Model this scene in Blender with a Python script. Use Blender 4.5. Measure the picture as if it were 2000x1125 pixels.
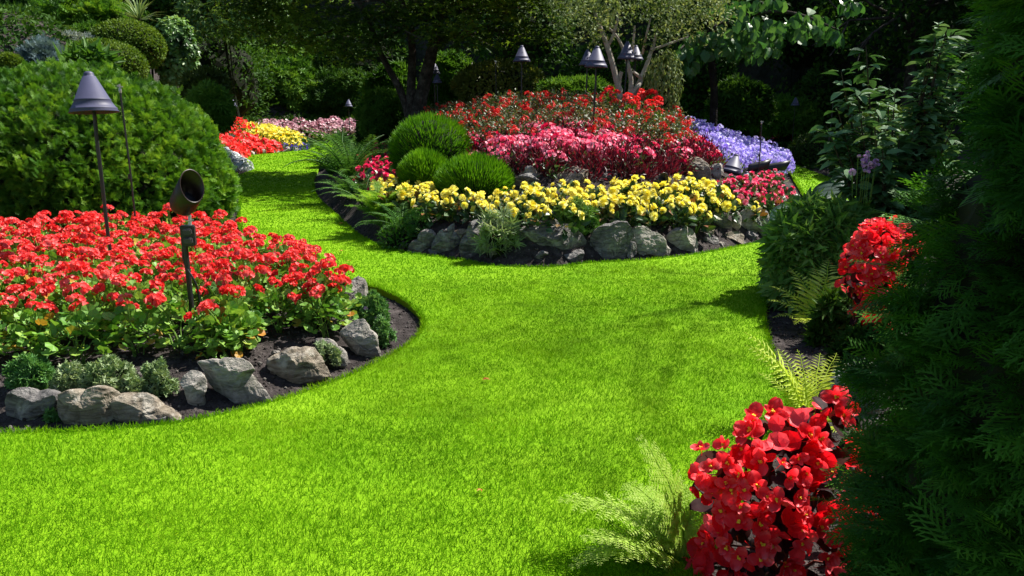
import bpy, bmesh, math, random
import numpy as np
from mathutils import Vector, Matrix, Euler

SC = bpy.context.scene
COL = SC.collection
for o in list(bpy.data.objects):
    bpy.data.objects.remove(o)

# ------------------------------------------------------------------ camera
CAM_H, F_PX, HORIZON = 1.6, 1500.0, 200.0
PITCH = math.atan((562.5 - HORIZON) / F_PX)
cam_d = bpy.data.cameras.new("camera")
cam = bpy.data.objects.new("camera", cam_d)
COL.objects.link(cam)
cam.location = (0, 0, CAM_H)
cam.rotation_euler = (math.radians(90) - PITCH, 0, 0)
cam_d.sensor_width = 36.0
cam_d.lens = 36.0 * F_PX / 2000.0
cam_d.clip_start, cam_d.clip_end = 0.05, 600
SC.camera = cam

# ------------------------------------------------------------------ sky, sun, exposure
SUN_AZ, SUN_EL = math.radians(58), math.radians(52)       # azimuth measured from +Y towards +X
world = bpy.data.worlds.new("World")
SC.world = world
world.use_nodes = True
wn = world.node_tree.nodes
sky = wn.new("ShaderNodeTexSky")
sky.sky_type = 'NISHITA'
sky.sun_disc = False
sky.sun_elevation = SUN_EL
sky.sun_rotation = SUN_AZ
wn["Background"].inputs["Strength"].default_value = 0.06
world.node_tree.links.new(sky.outputs[0], wn["Background"].inputs["Color"])
sd = bpy.data.lights.new("sun", 'SUN')
sd.energy, sd.angle, sd.color = 5.0, math.radians(0.5), (1.0, 0.95, 0.86)
sun = bpy.data.objects.new("sun", sd)
COL.objects.link(sun)
SUN_DIR = Vector((math.sin(SUN_AZ) * math.cos(SUN_EL), math.cos(SUN_AZ) * math.cos(SUN_EL), math.sin(SUN_EL)))
sun.rotation_euler = SUN_DIR.to_track_quat('Z', 'Y').to_euler()
sun.location = SUN_DIR * 60
SC.view_settings.view_transform = 'Standard'
SC.view_settings.look = 'None'
SC.view_settings.exposure = 1.15
SC.view_settings.gamma = 1.0
SC.cycles.max_bounces = 6
SC.cycles.diffuse_bounces = 3
SC.cycles.glossy_bounces = 2
SC.cycles.transmission_bounces = 4
SC.cycles.caustics_reflective = False
SC.cycles.caustics_refractive = False

RNG = np.random.default_rng(11)
random.seed(11)
CP, SP = math.cos(PITCH), math.sin(PITCH)


# ------------------------------------------------------------------ pixel <-> ground helpers (2000 x 1125 photograph pixels)
def ray(px, py):
    u, v = (px - 1000.0) / F_PX, (562.5 - py) / F_PX
    return np.array([u, CP + v * SP, v * CP - SP])


def at(px, py, z=0.0):
    d = ray(px, py)
    t = (z - CAM_H) / d[2]
    return d[0] * t, d[1] * t


def at_depth(px, py, Y):
    d = ray(px, py)
    t = Y / d[1]
    return Vector((d[0] * t, Y, CAM_H + d[2] * t))


def project(X, Y, Z):
    dz = Z - CAM_H
    f = Y * CP - dz * SP
    upc = Y * SP + dz * CP
    return 1000 + F_PX * X / f, 562.5 - F_PX * upc / f


# ------------------------------------------------------------------ noise
def _h(ix, iy, iz):
    n = (ix.astype(np.int64) * 374761393 + iy.astype(np.int64) * 668265263 + iz.astype(np.int64) * 2147483647) & 0xffffffff
    n = ((n ^ (n >> 13)) * 1274126177) & 0xffffffff
    n = (n ^ (n >> 16)) & 0xffffffff
    n = (n * 2654435761) & 0xffffffff
    n = n ^ (n >> 15)
    return (n & 0xffffff) / float(0xffffff)


def vnoise(P, freq=1.0, seed=0):
    p = np.asarray(P, float) * freq + seed * 17.31
    if p.shape[-1] == 2:
        p = np.concatenate([p, np.zeros(p.shape[:-1] + (1,)) + 0.37], -1)
    i = np.floor(p).astype(np.int64)
    f = p - i
    f = f * f * (3 - 2 * f)
    r = 0
    for dx in (0, 1):
        for dy in (0, 1):
            for dz in (0, 1):
                w = (f[..., 0] if dx else 1 - f[..., 0]) * (f[..., 1] if dy else 1 - f[..., 1]) * (f[..., 2] if dz else 1 - f[..., 2])
                r = r + w * _h(i[..., 0] + dx, i[..., 1] + dy, i[..., 2] + dz)
    return r


def fbm(P, freq=1.0, octv=4, seed=0):
    a, r, tot = 1.0, 0, 0
    for k in range(octv):
        r = r + a * vnoise(P, freq * 2 ** k, seed + k)
        tot += a
        a *= 0.5
    return r / tot


def sstep(a, b, x):
    t = np.clip((np.asarray(x, float) - a) / (b - a), 0, 1)
    return t * t * (3 - 2 * t)


# ------------------------------------------------------------------ polygons
def chaikin(pts, n=2, closed=True):
    pts = [np.array(p, float) for p in pts]
    for _ in range(n):
        out = []
        m = len(pts)
        rng = range(m) if closed else range(m - 1)
        if not closed:
            out.append(pts[0])
        for i in rng:
            a, b = pts[i], pts[(i + 1) % m]
            out += [a * .75 + b * .25, a * .25 + b * .75]
        if not closed:
            out.append(pts[-1])
        pts = out
    return np.array(pts)


def inside(X, Y, poly):
    X, Y = np.asarray(X, float), np.asarray(Y, float)
    r = np.zeros(X.shape, bool)
    n = len(poly)
    for i in range(n):
        x0, y0 = poly[i]
        x1, y1 = poly[(i + 1) % n]
        c = (y0 > Y) != (y1 > Y)
        if y1 != y0:
            r ^= c & (X < (x1 - x0) * (Y - y0) / (y1 - y0) + x0)
    return r


def pdist(X, Y, poly):
    X, Y = np.asarray(X, float), np.asarray(Y, float)
    d = np.full(X.shape, 1e9)
    n = len(poly)
    for i in range(n):
        ax, ay = poly[i]
        bx, by = poly[(i + 1) % n]
        ex, ey = bx - ax, by - ay
        L = ex * ex + ey * ey + 1e-12
        t = np.clip(((X - ax) * ex + (Y - ay) * ey) / L, 0, 1)
        d = np.minimum(d, np.hypot(X - ax - t * ex, Y - ay - t * ey))
    return d


LAWN_PX = [(0, 845), (150, 843), (250, 836), (330, 828), (400, 815), (470, 800), (540, 783), (600, 764), (660, 742), (720, 717),
           (770, 690), (805, 668), (825, 645), (829, 625), (815, 605), (790, 585), (760, 570), (725, 557), (690, 548), (640, 535),
           (570, 512), (500, 480), (468, 450), (466, 420), (470, 390), (465, 365), (445, 352), (445, 346), (475, 339), (493, 328), (485, 316),
           (470, 306), (500, 301), (560, 296), (605, 292), (612, 287), (590, 281), (570, 278), (655, 278.5)]
LAWN_BACK = [(-3.5, 30), (0, 28.8), (4, 27.3), (7.2, 25.5), (8.4, 23)]
LAWN_PX2 = [(1548, 318), (1560, 324), (1600, 339), (1640, 352), (1690, 372), (1690, 395), (1640, 430), (1580, 465), (1530, 488),
            (1512, 515), (1506, 560), (1493, 590), (1490, 612), (1497, 650), (1510, 700), (1528, 755), (1545, 800), (1525, 860),
            (1470, 940), (1410, 1030), (1375, 1110), (1350, 1200), (1320, 1400)]
LAWN = [(-9.0, 3.4)] + [at(*p) for p in LAWN_PX] + LAWN_BACK + [at(*p) for p in LAWN_PX2] + [(0.55, 0.6), (-9.0, 0.6)]
LAWN = chaikin(LAWN, 2)
ISL_PX = [(650, 290), (640, 302), (625, 325), (612, 350), (612, 372), (622, 390), (640, 405), (665, 428), (690, 452), (715, 469), (750, 484),
          (800, 495), (850, 501), (900, 507), (940, 516), (980, 521), (1060, 522), (1110, 519), (1150, 513), (1200, 511), (1260, 508),
          (1310, 503), (1370, 495), (1430, 484), (1480, 474), (1530, 458), (1568, 435), (1585, 412), (1572, 385), (1552, 352), (1535, 328)]
ISL = [at(*p) for p in ISL_PX] + [(6.6, 20.5), (5.6, 22.5), (3, 24.5), (-1, 25.6), (-4.5, 26.6)]
ISL = chaikin(ISL, 2)


def in_lawn(X, Y):
    return inside(X, Y, LAWN) & ~inside(X, Y, ISL)


def soil_z(X, Y):
    X, Y = np.asarray(X, float), np.asarray(Y, float)
    P = np.stack([X, Y], -1)
    inl, ini = inside(X, Y, LAWN), inside(X, Y, ISL)
    di, dl = pdist(X, Y, ISL), pdist(X, Y, LAWN)
    zi = np.interp(di, [0, .10, .42, 1.1, 1.85, 3.5, 6], [-.06, -.05, .27, .42, .72, 1.08, 1.2])
    zl = np.interp(dl, [0, .15, .45, 1.0, 3], [-.06, -.05, .08, .13, .17])
    zf = np.interp(dl, [0, .1, .5, 3, 8], [-.06, -.03, .22, .7, 1.2])
    hill = 3.2 * sstep(-.40, -.60, X / np.maximum(Y, 1)) * sstep(15, 25, Y) + 3.0 * sstep(33.5, 41, Y) * sstep(-4, -12, X)
    zr = np.interp(dl, [0, .3, 1, 3, 8], [-.06, -.05, .14, .4, .9])
    wf = sstep(12.5, 15.5, Y)
    wr = sstep(-1.5, .3, X)
    z = (zl * (1 - wf) + (zf + hill) * wf) * (1 - wr) + zr * wr
    z = np.where(inl & ~ini, -.06, z)
    z = np.where(ini, zi, z)
    lump = np.where(inl & ~ini, 0, np.minimum(np.where(ini, di, dl), .4) / .4)
    return z + lump * (.05 * (fbm(P, 2.2, 3, 5) - .5) + .035 * (fbm(P, 9, 3, 3) - .5))


def sz(x, y):
    return float(soil_z(np.array([x]), np.array([y]))[0])


def hit(px, py, h=0.0):
    """where the view ray through a photo pixel meets the soil raised by h"""
    d = ray(px, py)
    t = np.arange(1.5, 60, .04)
    X, Y, Z = d[0] * t, d[1] * t, CAM_H + d[2] * t
    below = Z < soil_z(X, Y) + h
    k = int(np.argmax(below)) if below.any() else len(t) - 1
    return float(X[k]), float(Y[k])


def spots(poly_px, spacing, h, y0, y1, x0, x1, seed=0, jit=.38):
    """jittered plant positions on the soil whose top (height h) falls in a region of the bed"""
    r = np.random.default_rng(seed)
    gx, gy = np.meshgrid(np.arange(x0, x1, spacing), np.arange(y0, y1, spacing * .87))
    gx = gx + (np.arange(gy.shape[0]) % 2)[:, None] * spacing * .5
    gx = gx + r.uniform(-jit, jit, gx.shape) * spacing
    gy = gy + r.uniform(-jit, jit, gy.shape) * spacing
    X, Y = gx.ravel(), gy.ravel()
    Z = soil_z(X, Y)
    px, py = project(X, Y, Z + h)
    ok = inside(px, py, poly_px) & ~in_lawn(X, Y)
    return [(float(a), float(b), float(c)) for a, b, c in zip(X[ok], Y[ok], Z[ok])]


# ------------------------------------------------------------------ materials
def _ramp(nt, cols):
    r = nt.nodes.new("ShaderNodeValToRGB")
    e = r.color_ramp.elements
    while len(e) < len(cols):
        e.new(.5)
    for i, c in enumerate(cols):
        e[i].position = i / max(1, len(cols) - 1)
        e[i].color = (c[0], c[1], c[2], 1)
    return r


def leaf_mat(name, cols, transl=.3, rough=.55, spec=.2, tcol=None, var=.25):
    """leaf or petal: colour from the per-leaf value 'v', varied per plant, partly translucent"""
    m = bpy.data.materials.new(name)
    m.use_nodes = True
    nt = m.node_tree
    N, L = nt.nodes, nt.links
    out, bs = N["Material Output"], N["Principled BSDF"]
    a = N.new("ShaderNodeAttribute")
    a.attribute_name = "v"
    oi = N.new("ShaderNodeObjectInfo")
    ad = N.new("ShaderNodeMath")
    ad.operation = 'MULTIPLY_ADD'
    L.new(oi.outputs["Random"], ad.inputs[0])
    ad.inputs[1].default_value = var
    ad.inputs[2].default_value = -var / 2
    s = N.new("ShaderNodeMath")
    s.operation = 'ADD'
    L.new(a.outputs["Fac"], s.inputs[0])
    L.new(ad.outputs[0], s.inputs[1])
    r = _ramp(nt, cols)
    L.new(s.outputs[0], r.inputs[0])
    L.new(r.outputs[0], bs.inputs["Base Color"])
    bs.inputs["Roughness"].default_value = rough
    bs.inputs["Specular IOR Level"].default_value = spec
    if transl > 0:
        t = N.new("ShaderNodeBsdfTranslucent")
        hs = N.new("ShaderNodeMixRGB")
        hs.blend_type = 'MULTIPLY'
        hs.inputs[0].default_value = 1
        L.new(r.outputs[0], hs.inputs[1])
        hs.inputs[2].default_value = (*(tcol or (1.25, 1.15, .6)), 1)
        L.new(hs.outputs[0], t.inputs["Color"])
        mx = N.new("ShaderNodeMixShader")
        mx.inputs[0].default_value = transl
        L.new(bs.outputs[0], mx.inputs[1])
        L.new(t.outputs[0], mx.inputs[2])
        L.new(mx.outputs[0], out.inputs[0])
    return m


def noise_mat(name, cols, scale=4, rough=.8, bump=.4, bscale=30, detail=8, spec=.3, dist=.02, metal=0, distort=0.):
    m = bpy.data.materials.new(name)
    m.use_nodes = True
    nt = m.node_tree
    N, L = nt.nodes, nt.links
    bs = N["Principled BSDF"]
    tc = N.new("ShaderNodeTexCoord")
    n = N.new("ShaderNodeTexNoise")
    n.inputs["Scale"].default_value = scale
    n.inputs["Detail"].default_value = detail
    n.inputs["Roughness"].default_value = .62
    n.inputs["Distortion"].default_value = distort
    oi = N.new("ShaderNodeObjectInfo")
    va = N.new("ShaderNodeVectorMath")
    va.operation = 'MULTIPLY_ADD'
    L.new(oi.outputs["Random"], va.inputs[0])
    va.inputs[1].default_value = (37, 53, 71)
    L.new(tc.outputs["Object"], va.inputs[2])
    L.new(va.outputs[0], n.inputs["Vector"])
    r = _ramp(nt, cols)
    for i, e in enumerate(r.color_ramp.elements):
        e.position = .28 + .44 * i / max(1, len(cols) - 1)
    L.new(n.outputs["Fac"], r.inputs[0])
    L.new(r.outputs[0], bs.inputs["Base Color"])
    bs.inputs["Roughness"].default_value = rough
    bs.inputs["Specular IOR Level"].default_value = spec
    bs.inputs["Metallic"].default_value = metal
    if bump:
        n2 = N.new("ShaderNodeTexNoise")
        n2.inputs["Scale"].default_value = bscale
        n2.inputs["Detail"].default_value = 8
        L.new(va.outputs[0], n2.inputs["Vector"])
        b = N.new("ShaderNodeBump")
        b.inputs["Strength"].default_value = bump
        b.inputs["Distance"].default_value = dist
        L.new(n2.outputs["Fac"], b.inputs["Height"])
        L.new(b.outputs[0], bs.inputs["Normal"])
    return m


M = {}
M['soil'] = noise_mat('dark_soil', [(.018, .015, .014), (.048, .040, .039), (.10, .085, .082)], 14, .95, 1.0, 60, 10, .15, .03)
M['turf'] = noise_mat('turf', [(.11, .25, .004), (.155, .31, .005), (.20, .37, .01)], 1.2, .9, .3, 90, 8, .1, .01)


def rock_mat(name, dark, mid, pale, lichen):
    m = bpy.data.materials.new(name)
    m.use_nodes = True
    nt = m.node_tree
    N, L = nt.nodes, nt.links
    bs = N["Principled BSDF"]
    tc, oi = N.new("ShaderNodeTexCoord"), N.new("ShaderNodeObjectInfo")
    va = N.new("ShaderNodeVectorMath")
    va.operation = 'MULTIPLY_ADD'
    L.new(oi.outputs["Random"], va.inputs[0])
    va.inputs[1].default_value = (37, 53, 71)
    L.new(tc.outputs["Object"], va.inputs[2])

    def noise(scale, dist=0., rough=.62, vec=None):
        n = N.new("ShaderNodeTexNoise")
        n.inputs["Scale"].default_value = scale
        n.inputs["Detail"].default_value = 10
        n.inputs["Roughness"].default_value = rough
        n.inputs["Distortion"].default_value = dist
        L.new(vec or va.outputs[0], n.inputs["Vector"])
        return n.outputs["Fac"]
    st = N.new("ShaderNodeVectorMath")
    st.operation = 'MULTIPLY'
    L.new(va.outputs[0], st.inputs[0])
    st.inputs[1].default_value = (1.0, 1.6, 4.5)
    r1 = _ramp(nt, [dark, mid, pale])
    for e, p in zip(r1.color_ramp.elements, (.34, .5, .68)):
        e.position = p
    L.new(noise(5.5, 1.2, .7, st.outputs[0]), r1.inputs[0])
    r2 = _ramp(nt, [(0, 0, 0), (1, 1, 1)])
    r2.color_ramp.elements[0].position, r2.color_ramp.elements[1].position = .56, .68
    L.new(noise(7, .8), r2.inputs[0])
    mx = N.new("ShaderNodeMixRGB")
    L.new(r2.outputs[0], mx.inputs[0])
    L.new(r1.outputs[0], mx.inputs[1])
    mx.inputs[2].default_value = (*lichen, 1)
    vo = N.new("ShaderNodeTexVoronoi")
    vo.feature = 'DISTANCE_TO_EDGE'
    vo.inputs["Scale"].default_value = 3.1
    wv = N.new("ShaderNodeMixRGB")
    wv.inputs[0].default_value = .25
    L.new(va.outputs[0], wv.inputs[1])
    n3 = N.new("ShaderNodeTexNoise")
    n3.inputs["Scale"].default_value = 5
    L.new(va.outputs[0], n3.inputs["Vector"])
    L.new(n3.outputs["Color"], wv.inputs[2])
    L.new(wv.outputs[0], vo.inputs["Vector"])
    r3 = _ramp(nt, [(.22, .22, .22), (1, 1, 1)])
    r3.color_ramp.elements[0].position, r3.color_ramp.elements[1].position = .0, .035
    L.new(vo.outputs["Distance"], r3.inputs[0])
    ml = N.new("ShaderNodeMixRGB")
    ml.blend_type = 'MULTIPLY'
    ml.inputs[0].default_value = .35
    L.new(mx.outputs[0], ml.inputs[1])
    L.new(r3.outputs[0], ml.inputs[2])
    L.new(ml.outputs[0], bs.inputs["Base Color"])
    bs.inputs["Roughness"].default_value = .88
    bs.inputs["Specular IOR Level"].default_value = .2
    ad = N.new("ShaderNodeMath")
    ad.operation = 'MULTIPLY_ADD'
    L.new(r3.outputs[0], ad.inputs[0])
    ad.inputs[1].default_value = .18
    L.new(noise(13, .5, .72), ad.inputs[2])
    b = N.new("ShaderNodeBump")
    b.inputs["Strength"].default_value = 1.0
    b.inputs["Distance"].default_value = .05
    L.new(ad.outputs[0], b.inputs["Height"])
    L.new(b.outputs[0], bs.inputs["Normal"])
    return m


M['rock'] = rock_mat('grey_rock', (.15, .135, .12), (.36, .335, .30), (.53, .49, .44), (.60, .57, .51))
M['rock_dark'] = rock_mat('blue_grey_rock', (.06, .056, .056), (.18, .17, .168), (.33, .315, .30), (.43, .42, .39))
M['rock_tan'] = rock_mat('tan_rock', (.09, .07, .05), (.29, .245, .19), (.46, .41, .33), (.54, .50, .43))
M['cliff'] = noise_mat('quarry_rock', [(.012, .014, .010), (.03, .034, .024), (.06, .06, .05)], .8, .95, .8, 4, 10, .1, .3)
M['kerb'] = noise_mat('pale_kerb', [(.30, .29, .26), (.45, .43, .40)], 6, .9, .2, 40)
M['bark'] = noise_mat('dark_bark', [(.015, .012, .010), (.05, .042, .035), (.11, .10, .085)], 9, .95, .9, 26, 8, .1, .03)
M['bark_shaded'] = noise_mat('shaded_bark', [(.006, .006, .005), (.016, .014, .011), (.03, .027, .022)], 9, .95, .9, 26, 8, .08, .03)  # darker copy of the bark; the trunk's shade is put into its colour
M['bark_pale'] = noise_mat('pale_bark', [(.16, .14, .11), (.34, .31, .26), (.52, .49, .43)], 9, .9, .6, 26, 8, .1, .02)
M['twig'] = noise_mat('twig', [(.03, .022, .014), (.08, .06, .04)], 12, .9, 0)
M['core'] = noise_mat('shade_core', [(.006, .009, .004), (.014, .02, .007)], 9, 1, 0)  # near-black filling: shade between leaves put into the colour, also on inner stems
M['stem'] = leaf_mat('green_stem', [(.10, .20, .03), (.18, .30, .06)], .1)
M['lamp'] = noise_mat('slate_blue_paint', [(.044, .046, .088), (.056, .058, .110), (.07, .072, .130)], 5, .55, .12, 50, 6, .35, .004)
M['lamp_in'] = noise_mat('lamp_inside', [(.25, .17, .10), (.40, .30, .2)], 5, .7, 0)
M['black'] = noise_mat('black_metal', [(.008, .008, .010), (.02, .02, .023)], 8, .45, .1, 60, 6, .5, .003)
M['grey_plastic'] = noise_mat('grey_plastic', [(.05, .05, .055), (.08, .08, .085)], 8, .4, 0)
M['copper'] = noise_mat('dark_bronze', [(.007, .004, .0035), (.015, .007, .006), (.028, .013, .011)], 5, .42, .1, 60, 6, .5, .003)
M['steel'] = noise_mat('pale_metal', [(.35, .33, .30), (.6, .58, .55)], 5, .35, 0, metal=.6)

M['thuja'] = leaf_mat('thuja_spray', [(.018, .068, .009), (.05, .155, .013), (.11, .26, .02), (.23, .40, .04)], .35, .5, .3)
M['thuja_dark'] = leaf_mat('dark_conifer_spray', [(.022, .09, .010), (.075, .225, .022), (.19, .40, .055)], .3, .55, .12)
M['ball'] = leaf_mat('ball_needles', [(.035, .13, .005), (.085, .24, .008), (.15, .34, .014)], .35, .6, .2)
M['ger_leaf'] = leaf_mat('geranium_leaf', [(.06, .18, .02), (.13, .30, .035), (.21, .38, .06), (.32, .44, .06), (.50, .22, .03)], .3, .5, .4)
M['ger_red'] = leaf_mat('scarlet_petal', [(.74, .02, .018), (.86, .05, .045), (.89, .10, .10), (.91, .22, .21)], .35, .5, .3, (1.1, .7, .7), .55)
M['yellow'] = leaf_mat('yellow_petal', [(.86, .60, .015), (.90, .77, .05), (.92, .86, .20), (.93, .90, .45)], .4, .5, .3, (1.1, 1.05, .6))
M['beg_leaf'] = leaf_mat('begonia_leaf', [(.014, .045, .016), (.03, .085, .024), (.06, .13, .03), (.22, .09, .03)], .2, .4, .5)
M['imp_leaf'] = leaf_mat('impatiens_leaf', [(.03, .07, .02), (.07, .14, .05), (.18, .24, .12)], .25, .45, .4)
M['pink'] = leaf_mat('pink_petal', [(.78, .03, .085), (.86, .09, .20), (.89, .22, .36), (.91, .46, .55)], .35, .5, .3, (1.1, .8, .9))
M['magenta'] = leaf_mat('magenta_petal', [(.60, .01, .06), (.74, .02, .13), (.80, .10, .24)], .35, .5, .3, (1.1, .8, .9))
M['maroon'] = leaf_mat('maroon_leaf', [(.030, .004, .008), (.085, .008, .018), (.17, .02, .035)], .3, .45, .4, (1.3, .6, .7))
M['fuchsia_leaf'] = leaf_mat('fuchsia_leaf', [(.022, .05, .014), (.05, .09, .024), (.10, .13, .05), (.20, .10, .05)], .25, .45, .4)
M['fuchsia'] = leaf_mat('fuchsia_petal', [(.60, .012, .014), (.72, .03, .03), (.80, .11, .09)], .3, .5, .3, (1.1, .7, .7))
M['phlox'] = leaf_mat('violet_petal', [(.28, .20, .73), (.42, .35, .82), (.56, .52, .88), (.75, .73, .91)], .35, .5, .3, (1, .9, 1.1))
M['phlox_leaf'] = leaf_mat('petunia_leaf', [(.10, .18, .06), (.2, .28, .12), (.32, .38, .2)], .3)
M['white'] = leaf_mat('white_petal', [(.62, .66, .72), (.78, .80, .82)], .3, .5, .3, (1, 1, 1))
M['blue'] = leaf_mat('indigo_petal', [(.05, .03, .28), (.10, .06, .42)], .3, .5, .3, (1, .9, 1.2))
M['mauve'] = leaf_mat('mauve_petal', [(.50, .22, .56), (.68, .38, .72), (.80, .58, .82)], .3, .5, .3, (1, .9, 1.1))
M['palepink'] = leaf_mat('pale_pink_petal', [(.45, .18, .24), (.66, .40, .46), (.8, .66, .68)], .3, .5, .3, (1, .8, .9))
M['bronze_leaf'] = leaf_mat('bronze_leaf', [(.020, .008, .010), (.040, .013, .015), (.06, .022, .013)], .25, .6, .10, (2.2, .7, .6))
M['wing_red'] = leaf_mat('wing_begonia_petal', [(.74, .006, .014), (.87, .016, .032), (.91, .05, .07), (.92, .2, .24)], .45, .4, .3, (1.15, .7, .7))
M['pollen'] = leaf_mat('yellow_stamen', [(.75, .45, .02), (.85, .62, .05)], 0, .6)
M['fern'] = leaf_mat('fern_leaf', [(.09, .22, .02), (.18, .36, .03), (.30, .48, .06)], .45, .55, .25)
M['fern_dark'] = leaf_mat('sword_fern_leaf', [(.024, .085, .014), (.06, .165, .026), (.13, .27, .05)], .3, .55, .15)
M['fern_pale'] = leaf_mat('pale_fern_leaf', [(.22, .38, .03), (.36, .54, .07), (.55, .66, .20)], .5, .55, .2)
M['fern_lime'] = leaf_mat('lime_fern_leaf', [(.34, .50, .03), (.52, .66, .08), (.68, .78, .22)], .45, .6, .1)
M['peony'] = leaf_mat('peony_leaf', [(.025, .09, .014), (.07, .185, .03), (.15, .30, .06), (.26, .40, .12)], .28, .5, .2)
M['hosta'] = leaf_mat('hosta_leaf', [(.028, .07, .058), (.065, .135, .115), (.12, .20, .18)], .2, .45, .25, (1.1, 1.4, .5))
M['viburnum'] = leaf_mat('viburnum_leaf', [(.035, .11, .03), (.08, .19, .07), (.17, .30, .14)], .22, .55, .14)
M['dark_leaf'] = leaf_mat('dark_leaf', [(.012, .042, .006), (.028, .08, .010), (.06, .135, .018)], .28, .6, .10)
M['mid_leaf'] = leaf_mat('mid_green_leaf', [(.028, .09, .010), (.065, .165, .018), (.12, .24, .03)], .32, .55, .14)
M['olive_leaf'] = leaf_mat('olive_leaf', [(.045, .075, .012), (.09, .13, .018), (.15, .18, .03)], .3, .5, .3)
M['yew_soft'] = leaf_mat('yew_cushion', [(.035, .085, .008), (.08, .155, .012), (.14, .22, .025)], .3, .6, .2)
M['blue_juniper'] = leaf_mat('blue_juniper', [(.05, .09, .10), (.10, .17, .19), (.17, .25, .27)], .2, .6, .2)
M['silver_leaf'] = leaf_mat('silver_leaf', [(.16, .21, .19), (.28, .33, .31), (.40, .44, .42)], .2, .6, .2)
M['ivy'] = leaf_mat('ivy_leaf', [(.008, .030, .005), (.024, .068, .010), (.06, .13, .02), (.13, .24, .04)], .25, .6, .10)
M['ivy_lit'] = leaf_mat('sunlit_ivy_leaf', [(.03, .08, .02), (.08, .18, .04), (.16, .30, .08), (.24, .38, .14)], .3, .4, .4)  # paler copy of the ivy, sunlight put into its greens
M['yew_dark'] = leaf_mat('dark_yew', [(.018, .045, .008), (.04, .085, .012), (.07, .12, .018)], .25, .6, .2)
M['maple'] = leaf_mat('maple_leaf', [(.016, .044, .006), (.036, .082, .010), (.075, .14, .014), (.15, .25, .03)], .42, .55, .12)
M['pale_tree'] = leaf_mat('pale_tree_leaf', [(.05, .095, .022), (.11, .17, .05), (.20, .27, .10), (.33, .39, .19)], .3, .6, .12)
M['catalpa'] = leaf_mat('catalpa_leaf', [(.02, .075, .018), (.04, .13, .03), (.08, .19, .05)], .35, .4, .4)
M['sage'] = leaf_mat('sedum_leaf', [(.12, .20, .07), (.23, .33, .14), (.38, .46, .27)], .2, .55, .25)
M['sedum_green'] = leaf_mat('green_rockery_leaf', [(.06, .17, .04), (.11, .27, .07), (.18, .34, .11)], .25, .5, .3)
M['lime'] = leaf_mat('lime_leaf', [(.16, .30, .03), (.26, .42, .05)], .4)
M['grass'] = leaf_mat('grass_blade', [(.072, .198, .003), (.125, .305, .005), (.205, .392, .008), (.34, .47, .04)], .45, .8, .04, (1.15, 1.15, .25))
M['dead_leaf'] = leaf_mat('fallen_leaf', [(.35, .10, .02), (.5, .22, .05)], .2)
M['brown'] = noise_mat('brown_leaf_litter', [(.12, .06, .03), (.35, .24, .15)], 40, .9, .5, 60)


# ------------------------------------------------------------------ mesh builder
class MB:
    def __init__(self):
        self.v, self.f, self.a, self.mi, self.n = [], [], [], [], 0

    def add(self, V, F, v=.5, mi=0):
        """V (n,3); F list of index tuples or {k: array}; v scalar or (n,) per-vertex value"""
        V = np.asarray(V, float).reshape(-1, 3)
        if not isinstance(F, dict):
            d = {}
            for f in F:
                d.setdefault(len(f), []).append(f)
            F = {k: np.array(x) for k, x in d.items()}
        for k, arr in F.items():
            self.f.append((k, arr + self.n, mi))
        self.v.append(V)
        self.a.append(np.broadcast_to(np.asarray(v, float), (len(V),)))
        self.n += len(V)

    def scatter(self, T, P, A, S=1.0, v=None, mi=0):
        """copies of template T=(V,F[,val]) at P (N,3) with axes A (N,3,3) and size S"""
        V, F = np.asarray(T[0], float), T[1]
        P = np.asarray(P, float)
        N = len(P)
        if N == 0:
            return
        S = np.broadcast_to(np.asarray(S, float), (N,)) if np.ndim(S) < 2 else np.asarray(S)
        L = V[None] * (S[:, None, None] if S.ndim == 1 else S[:, None, :])
        W = np.einsum('nij,nkj->nki', A, L) + P[:, None, :]
        d = {}
        for f in F:
            d.setdefault(len(f), []).append(f)
        off = (np.arange(N) * len(V))[:, None, None]
        F2 = {k: (np.array(x)[None] + off).reshape(-1, k) for k, x in d.items()}
        if v is None:
            v = RNG.random(N)
        vv = np.repeat(np.broadcast_to(v, (N,)), len(V))
        if len(T) > 2:
            vv = vv + np.tile(T[2], N)
        self.add(W.reshape(-1, 3), F2, vv, mi)

    def mesh(self, name, mats, smooth=False):
        me = bpy.data.meshes.new(name)
        V = np.concatenate(self.v)
        me.vertices.add(len(V))
        me.vertices.foreach_set("co", V.ravel().astype(np.float32))
        li = np.concatenate([f[1].ravel() for f in self.f]).astype(np.int32)
        cnt = np.concatenate([np.full(len(f[1]), f[0]) for f in self.f]).astype(np.int32)
        mi = np.concatenate([np.full(len(f[1]), f[2]) for f in self.f]).astype(np.int32)
        me.loops.add(len(li))
        me.loops.foreach_set("vertex_index", li)
        me.polygons.add(len(cnt))
        me.polygons.foreach_set("loop_start", (np.cumsum(cnt) - cnt).astype(np.int32))
        me.polygons.foreach_set("loop_total", cnt)
        me.polygons.foreach_set("material_index", mi)
        me.polygons.foreach_set("use_smooth", np.full(len(cnt), smooth))
        for m in (mats if isinstance(mats, (list, tuple)) else [mats]):
            me.materials.append(M[m])
        at_ = me.attributes.new("v", 'FLOAT', 'POINT')
        at_.data.foreach_set("value", np.concatenate(self.a).astype(np.float32))
        me.update(calc_edges=True)
        me.validate()
        return me

    def build(self, name, mats, parent=None, loc=(0, 0, 0), smooth=False):
        return link(name, self.mesh(name, mats, smooth), parent, loc)


def link(name, data, parent=None, loc=(0, 0, 0), rot=(0, 0, 0), s=1.0):
    o = bpy.data.objects.new(name, data)
    COL.objects.link(o)
    o.location = loc
    o.rotation_euler = rot
    o.scale = (s, s, s) if np.ndim(s) == 0 else s
    o.parent = parent
    return o


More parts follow.
